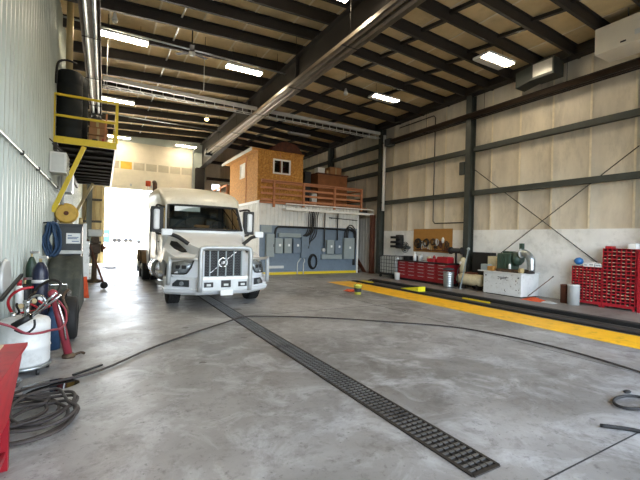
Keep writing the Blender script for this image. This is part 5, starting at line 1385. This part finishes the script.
ceiling_light(.42, 17.95, 'lit ceiling light behind the yellow mezzanine rail, middle of the left row')
ceiling_light(.65, 24.6, 'lit ceiling light above the raised door panel next to the mezzanine')
ceiling_light(4.35, 24.6, 'lit ceiling light above the right end of the raised door panel')
ceiling_light(4.2, 7.35, 'lit ceiling light beside the ridge girder cut by the top of the frame')
ceiling_light(9.45, 11.75, 'lit twin ceiling light in the right half near the right wall column', w=.5)
ceiling_light(10.25, 7.5, 'half-lit twin ceiling light in the right half nearest the duct housing', w=.6, cut=1)
ceiling_light(9.0, 18.3, 'unlit ceiling light above the strand-board shed and brown crate', lit=False)
ceiling_light(.42, 5.5, 'lit ceiling light out over the near left floor')
# small pendant lamps
def pendant(x, y, z, label, on=False):
    t = thing('pendant_lamp', label, 'lamp', (x, y, z))
    MB().axis((x, y, z), (0,0,1), [(.0,.07),(.02,.08),(.10,.05),(.2,.03)], 18).build('shade', M['whitep'], t)
    MB().ball((x, y, z-.02), .065 if not on else .09, (1,1,.6), 12).build('bulb', M['bulb'] if on else M['tube_off'], t)
    MB().cyl((x, y, z+.2), (x, y, zroof(x)-.05), .008, n=6).build('cord', M['steel'], t)
pendant(3.95, 17.5, 7.0, 'small round glowing lamp left of the ridge girder', True)
pendant(.14, 10.9, 7.05, 'small white pendant above the upper left ceiling light')
pendant(7.55, 11.6, 7.0, 'small white pendant right of the central tube heater')
fan = thing('ceiling_fan', 'dark-bladed ceiling fan between the two left ceiling lights', 'ceiling fan', (2.15, 11.6, 6.98))
MB().axis((2.15, 11.6, 6.98), (0,0,1), [(0,.05),(.03,.09),(.10,.09),(.16,.04)], 18).build('motor', M['lgrey'], fan)
MB().cyl((2.15, 11.6, 7.14), (2.15, 11.6, zroof(2.15)-.05), .02, n=8).build('downrod', M['steel'], fan)
for k in range(3):
    a = .35+k*2*PI/3
    MB().bar((2.15+.12*math.cos(a), 11.6+.12*math.sin(a), 7.07), (2.15+.5*math.cos(a), 11.6+.5*math.sin(a), 7.07), .13, .012).build('blade', M['steel'], fan)
# ladder truss across the building and its right-hand downpipe
YT = 15.2
lt_ = thing('ladder_truss', 'long pale ladder-like truss spanning the building just under the purlins', 'truss', (6, YT, 6.9))
MB().box(-.12, XRIDGE-.02, YT-.05, YT+.05, 7.02, 7.16).box(XRIDGE+.02, XR-.5, YT-.05, YT+.05, 7.02, 7.16).build('top_chord', M['lgrey'], lt_)
MB().box(-.12, XRIDGE-.02, YT-.04, YT-.01, 6.84, 6.87).box(-.12, XRIDGE-.02, YT+.16, YT+.19, 6.84, 6.87).box(XRIDGE+.02, XR-.5, YT-.04, YT-.01, 6.84, 6.87).box(XRIDGE+.02, XR-.5, YT+.16, YT+.19, 6.84, 6.87).build('bottom_chord', M['lgrey'], lt_)
x = -.08
while x < XR-.72:
    if abs(x+.08-XRIDGE) > .15:
        MB().bar((x, YT-.02, 6.86), (x+.16, YT+.18, 6.86), .03, .02).bar((x, YT-.02, 6.87), (x, YT-.02, 7.02), .02, .02).build('rung', M['whitep'], lt_)
    x += .38
dp = thing('white_downpipe', 'white vertical pipe running down the column at the cable tray end', 'pipe', (12.28, 15.1, 3.2))
MB().cyl((12.2, 15.05, 3.2), (12.2, 15.05, 7.0), .07, n=14).build('pipe', M['white'], dp)
for z in (3.6, 5.2, 6.6): MB().box(12.12, 12.28, 15.05, 15.21, z-.03, z+.03).build('strap', M['steel'], dp)
tag(MB().axis((12.36, 15.0, 6.72), (0,-1,0), [(0,.07),(.1,.07),(.12,.05)], 16).bar((12.36, 15.0, 6.72), (12.46, 15.0, 6.72), .04, .04).build('small_camera', M['lgrey'], loc=(12.4, 15.0, 6.7)), 'small pale camera-like device by the end of the right wall heater', 'camera')
# unit heater box top right and duct housing
uh = thing('unit_heater', 'large white box heater hanging at the top right corner of the frame', 'heater', (11.8, 4.7, 6.5))
MB().box(11.2, 12.0, 4.05, 5.2, 6.74, 7.42).build('housing', M['heatercream'], uh, bevel=.015)
MB().box(11.19, 11.2, 4.5, 4.62, 6.82, 6.86).build('badge', M['black'], uh)
MB().box(11.185, 11.2, 4.2, 4.32, 6.9, 7.02).build('data_plate', M['lgrey'], uh)
MB().box(11.22, 11.98, 4.03, 4.05, 6.77, 7.4).build('louvre_face', M['lgrey'], uh)
for x in (11.3, 11.9): MB().cyl((x, 4.5, 7.42), (x, 4.5, zroof(x)-.05), .012, n=6).build('hanger_rod', M['steel'], uh)
dh = thing('exhaust_duct', 'grey-green square duct housing with a slanted hood under the roof near the half-lit light', 'duct', (12.0, 7.2, 6.85))
MB().box(11.75, 12.3, 6.55, 7.25, 6.92, 7.45).build('housing', M['colsteel'], dh, bevel=.01)
MB().prism([(7.26, 6.95), (7.26, 7.42), (7.8, 7.35), (7.8, 6.85)], 0, 11.78, 12.28).build('hood', M['colsteel'], dh)
MB().box(11.74, 11.75, 6.6, 7.2, 7.0, 7.4).build('access_panel', M['alum'], dh)
for y in (6.7, 7.1): MB().bar((12.3, y, 7.2), (12.45, y, 7.2), .04, .04).build('wall_bracket', M['steel'], dh)
# level pipes under purlins
for y, z, x0, x1, lab in ((11.95, 7.32, XL+.1, 5.3, 'thin pale pipe running under the purlins above the first left ceiling light'), (19.9, 7.2, XL+.1, 5.3, 'thin pale pipe under the purlins beyond the ladder truss')):
    t = thing('overhead_pipe', lab, 'pipe', (2, y, z))
    MB().cyl((x0, y, z), (x1, y, z), .025, n=8).build('pipe', M['galv'], t)
    for x in (0, 2.6, 5.0): MB().cyl((x, y, z+.02), (x, y, zroof(x)-.04), .008, n=6).build('hanger', M['steel'], t)
for x, y, z0, lab in ((-.0, 12.6, 5.95, 'thin grey drop cord hanging right of the left tube heater'), (2.9, 13.4, 6.7, 'thin grey cord hanging near the ceiling fan')):
    tag(MB().cyl((x, y, z0), (x, y, zroof(x)-.03), .012, n=6).build('hanging_rope', M['lgrey'], loc=(x, y, z0)), lab, 'cord')

# ------------------------------------------------------------------ outside
gd = struct(MB().box(-60, 60, YF+.1, 160, -.25, -.02).build('ground', M['gravel']))
gd2 = struct(MB().box(-40, 40, -45, YN-.0, -.25, -.02).build('ground_front', mat('darkened_yard', '#55534f', 0.85, 0, 0.2, 1.0)))  # unseen yard, coloured dark to cut light bouncing up to the ceiling
fb = thing('distant_building', 'pale blue far building seen at the left of the open door', 'building', (.4, 90, 0))
MB().box(-.6, 1.2, 90, 94, -.02, 2.6).build('wall', M['farblue'], fb)
MB().box(-.7, 1.3, 89.8, 94.2, 2.6, 2.75).build('roof', M['white'], fb)
MB().box(-.3, .8, 89.95, 90, 1.2, 1.7).build('window_band', M['white'], fb)
def trailer(x0, x1, y, mt, label):
    t = thing('distant_trailer', label, 'trailer', ((x0+x1)/2, y, 0))
    MB().box(x0, x1, y, y+2.4, .9, 2.0).build('body', M['white'], t)
    MB().box(x0, x1, y-.02, y, .75, .95).build('side_skirt', M[mt], t)
    for x in (x0+.5, x1-.5): MB().axis((x, y, .43), (0,1,0), [(0,.45),(.3,.45)], 16).build('wheel', M['rubber'], t)
    MB().box(x0+.2, x0+.9, y-.02, y, 1.5, 1.75).build('marking', M[mt], t)
trailer(1.6, 3.4, 91, 'fargrey', 'far white trailer just right of the distant blue building')
trailer(3.7, 5.6, 91, 'farblue', 'far white trailer second from the distant blue building')
cr = thing('distant_car', 'far grey car at the right of the open door beside the truck', 'car', (6.6, 80, 0))
MB().prism([(5.4, .3), (7.9, .3), (7.9, .7), (7.4, .8), (7.0, 1.2), (6.1, 1.2), (5.7, .8), (5.4, .7)], 1, 80, 81.7).build('body', M['fargrey'], cr)
for x in (5.9, 7.4): MB().axis((x, 79.95, .31), (0,1,0), [(0,.31),(.2,.31)], 14).build('wheel', M['rubber'], cr)

# ------------------------------------------------------------------ light
W = bpy.data.worlds.new('sky'); S.world = W; W.use_nodes = True
nt = W.node_tree; bg = nt.nodes['Background']
sky = nt.nodes.new('ShaderNodeTexSky'); sky.sky_type = 'NISHITA'; sky.sun_disc = False
sky.sun_elevation = math.radians(48); sky.sun_rotation = math.radians(60); sky.air_density = 1.0; sky.dust_density = 2.5
hs_ = nt.nodes.new('ShaderNodeHueSaturation'); hs_.inputs['Saturation'].default_value = .55
nt.links.new(sky.outputs[0], hs_.inputs['Color']); nt.links.new(hs_.outputs[0], bg.inputs[0]); bg.inputs[1].default_value = SKY
sl = bpy.data.lights.new('sun', 'SUN'); sl.energy = SUN; sl.angle = math.radians(.6); sl.color = (1, .95, .87)
so = bpy.data.objects.new('sun', sl); COL.objects.link(so)
so.rotation_euler = Vector((-.62, -.30, -1.0)).to_track_quat('-Z', 'Y').to_euler()
def portal(name, x0, x1, y, z0, z1, ry):
    l = bpy.data.lights.new(name, 'AREA'); l.shape = 'RECTANGLE'; l.size = x1-x0; l.size_y = z1-z0
    l.cycles.is_portal = True
    o = bpy.data.objects.new(name, l); COL.objects.link(o)
    o.location = ((x0+x1)/2, y, (z0+z1)/2); o.rotation_euler = (math.radians(90)*ry, 0, 0)
portal('door_daylight_portal', .03, 4.95, YF+.12, 0, 4.4, -1)
portal('front_daylight_portal', -.6, 5.2, YN-.12, 0, 5.5, 1)
portal('front_daylight_portal', 5.8, 12.2, YN-.12, 0, 5.5, 1)

# ------------------------------------------------------------------ camera
f, yaw, pitch, roll = 379.6024, 0.5187496, -0.0021624, 0.0243075
cd = bpy.data.cameras.new('camera'); co = bpy.data.objects.new('camera', cd); COL.objects.link(co)
cd.sensor_width = 36; cd.lens = f/640*36; cd.clip_start = .05; cd.clip_end = 500
cy, sy = math.cos(yaw), math.sin(yaw)
r = Vector((cy, -sy, 0)); fw = Vector((sy, cy, 0)); up = Vector((0,0,1))
cp_, sp_ = math.cos(pitch), math.sin(pitch)
fw2 = fw*cp_+up*sp_; up2 = up*cp_-fw*sp_
r3 = r*math.cos(roll)+up2*math.sin(roll); up3 = up2*math.cos(roll)-r*math.sin(roll)
mx = Matrix((r3, up3, -fw2)).transposed().to_4x4(); mx.translation = (0, 0, 1.7)
co.matrix_world = mx
S.camera = co
vs = S.view_settings; vs.view_transform = 'Standard'; vs.look = 'None'; vs.gamma = 1; vs.use_curve_mapping = False
vs.exposure = EXPO
S.cycles.max_bounces = 10; S.cycles.diffuse_bounces = 6; S.cycles.transparent_max_bounces = 12
S.cycles.sample_clamp_indirect = 6; S.cycles.caustics_reflective = False; S.cycles.caustics_refractive = False
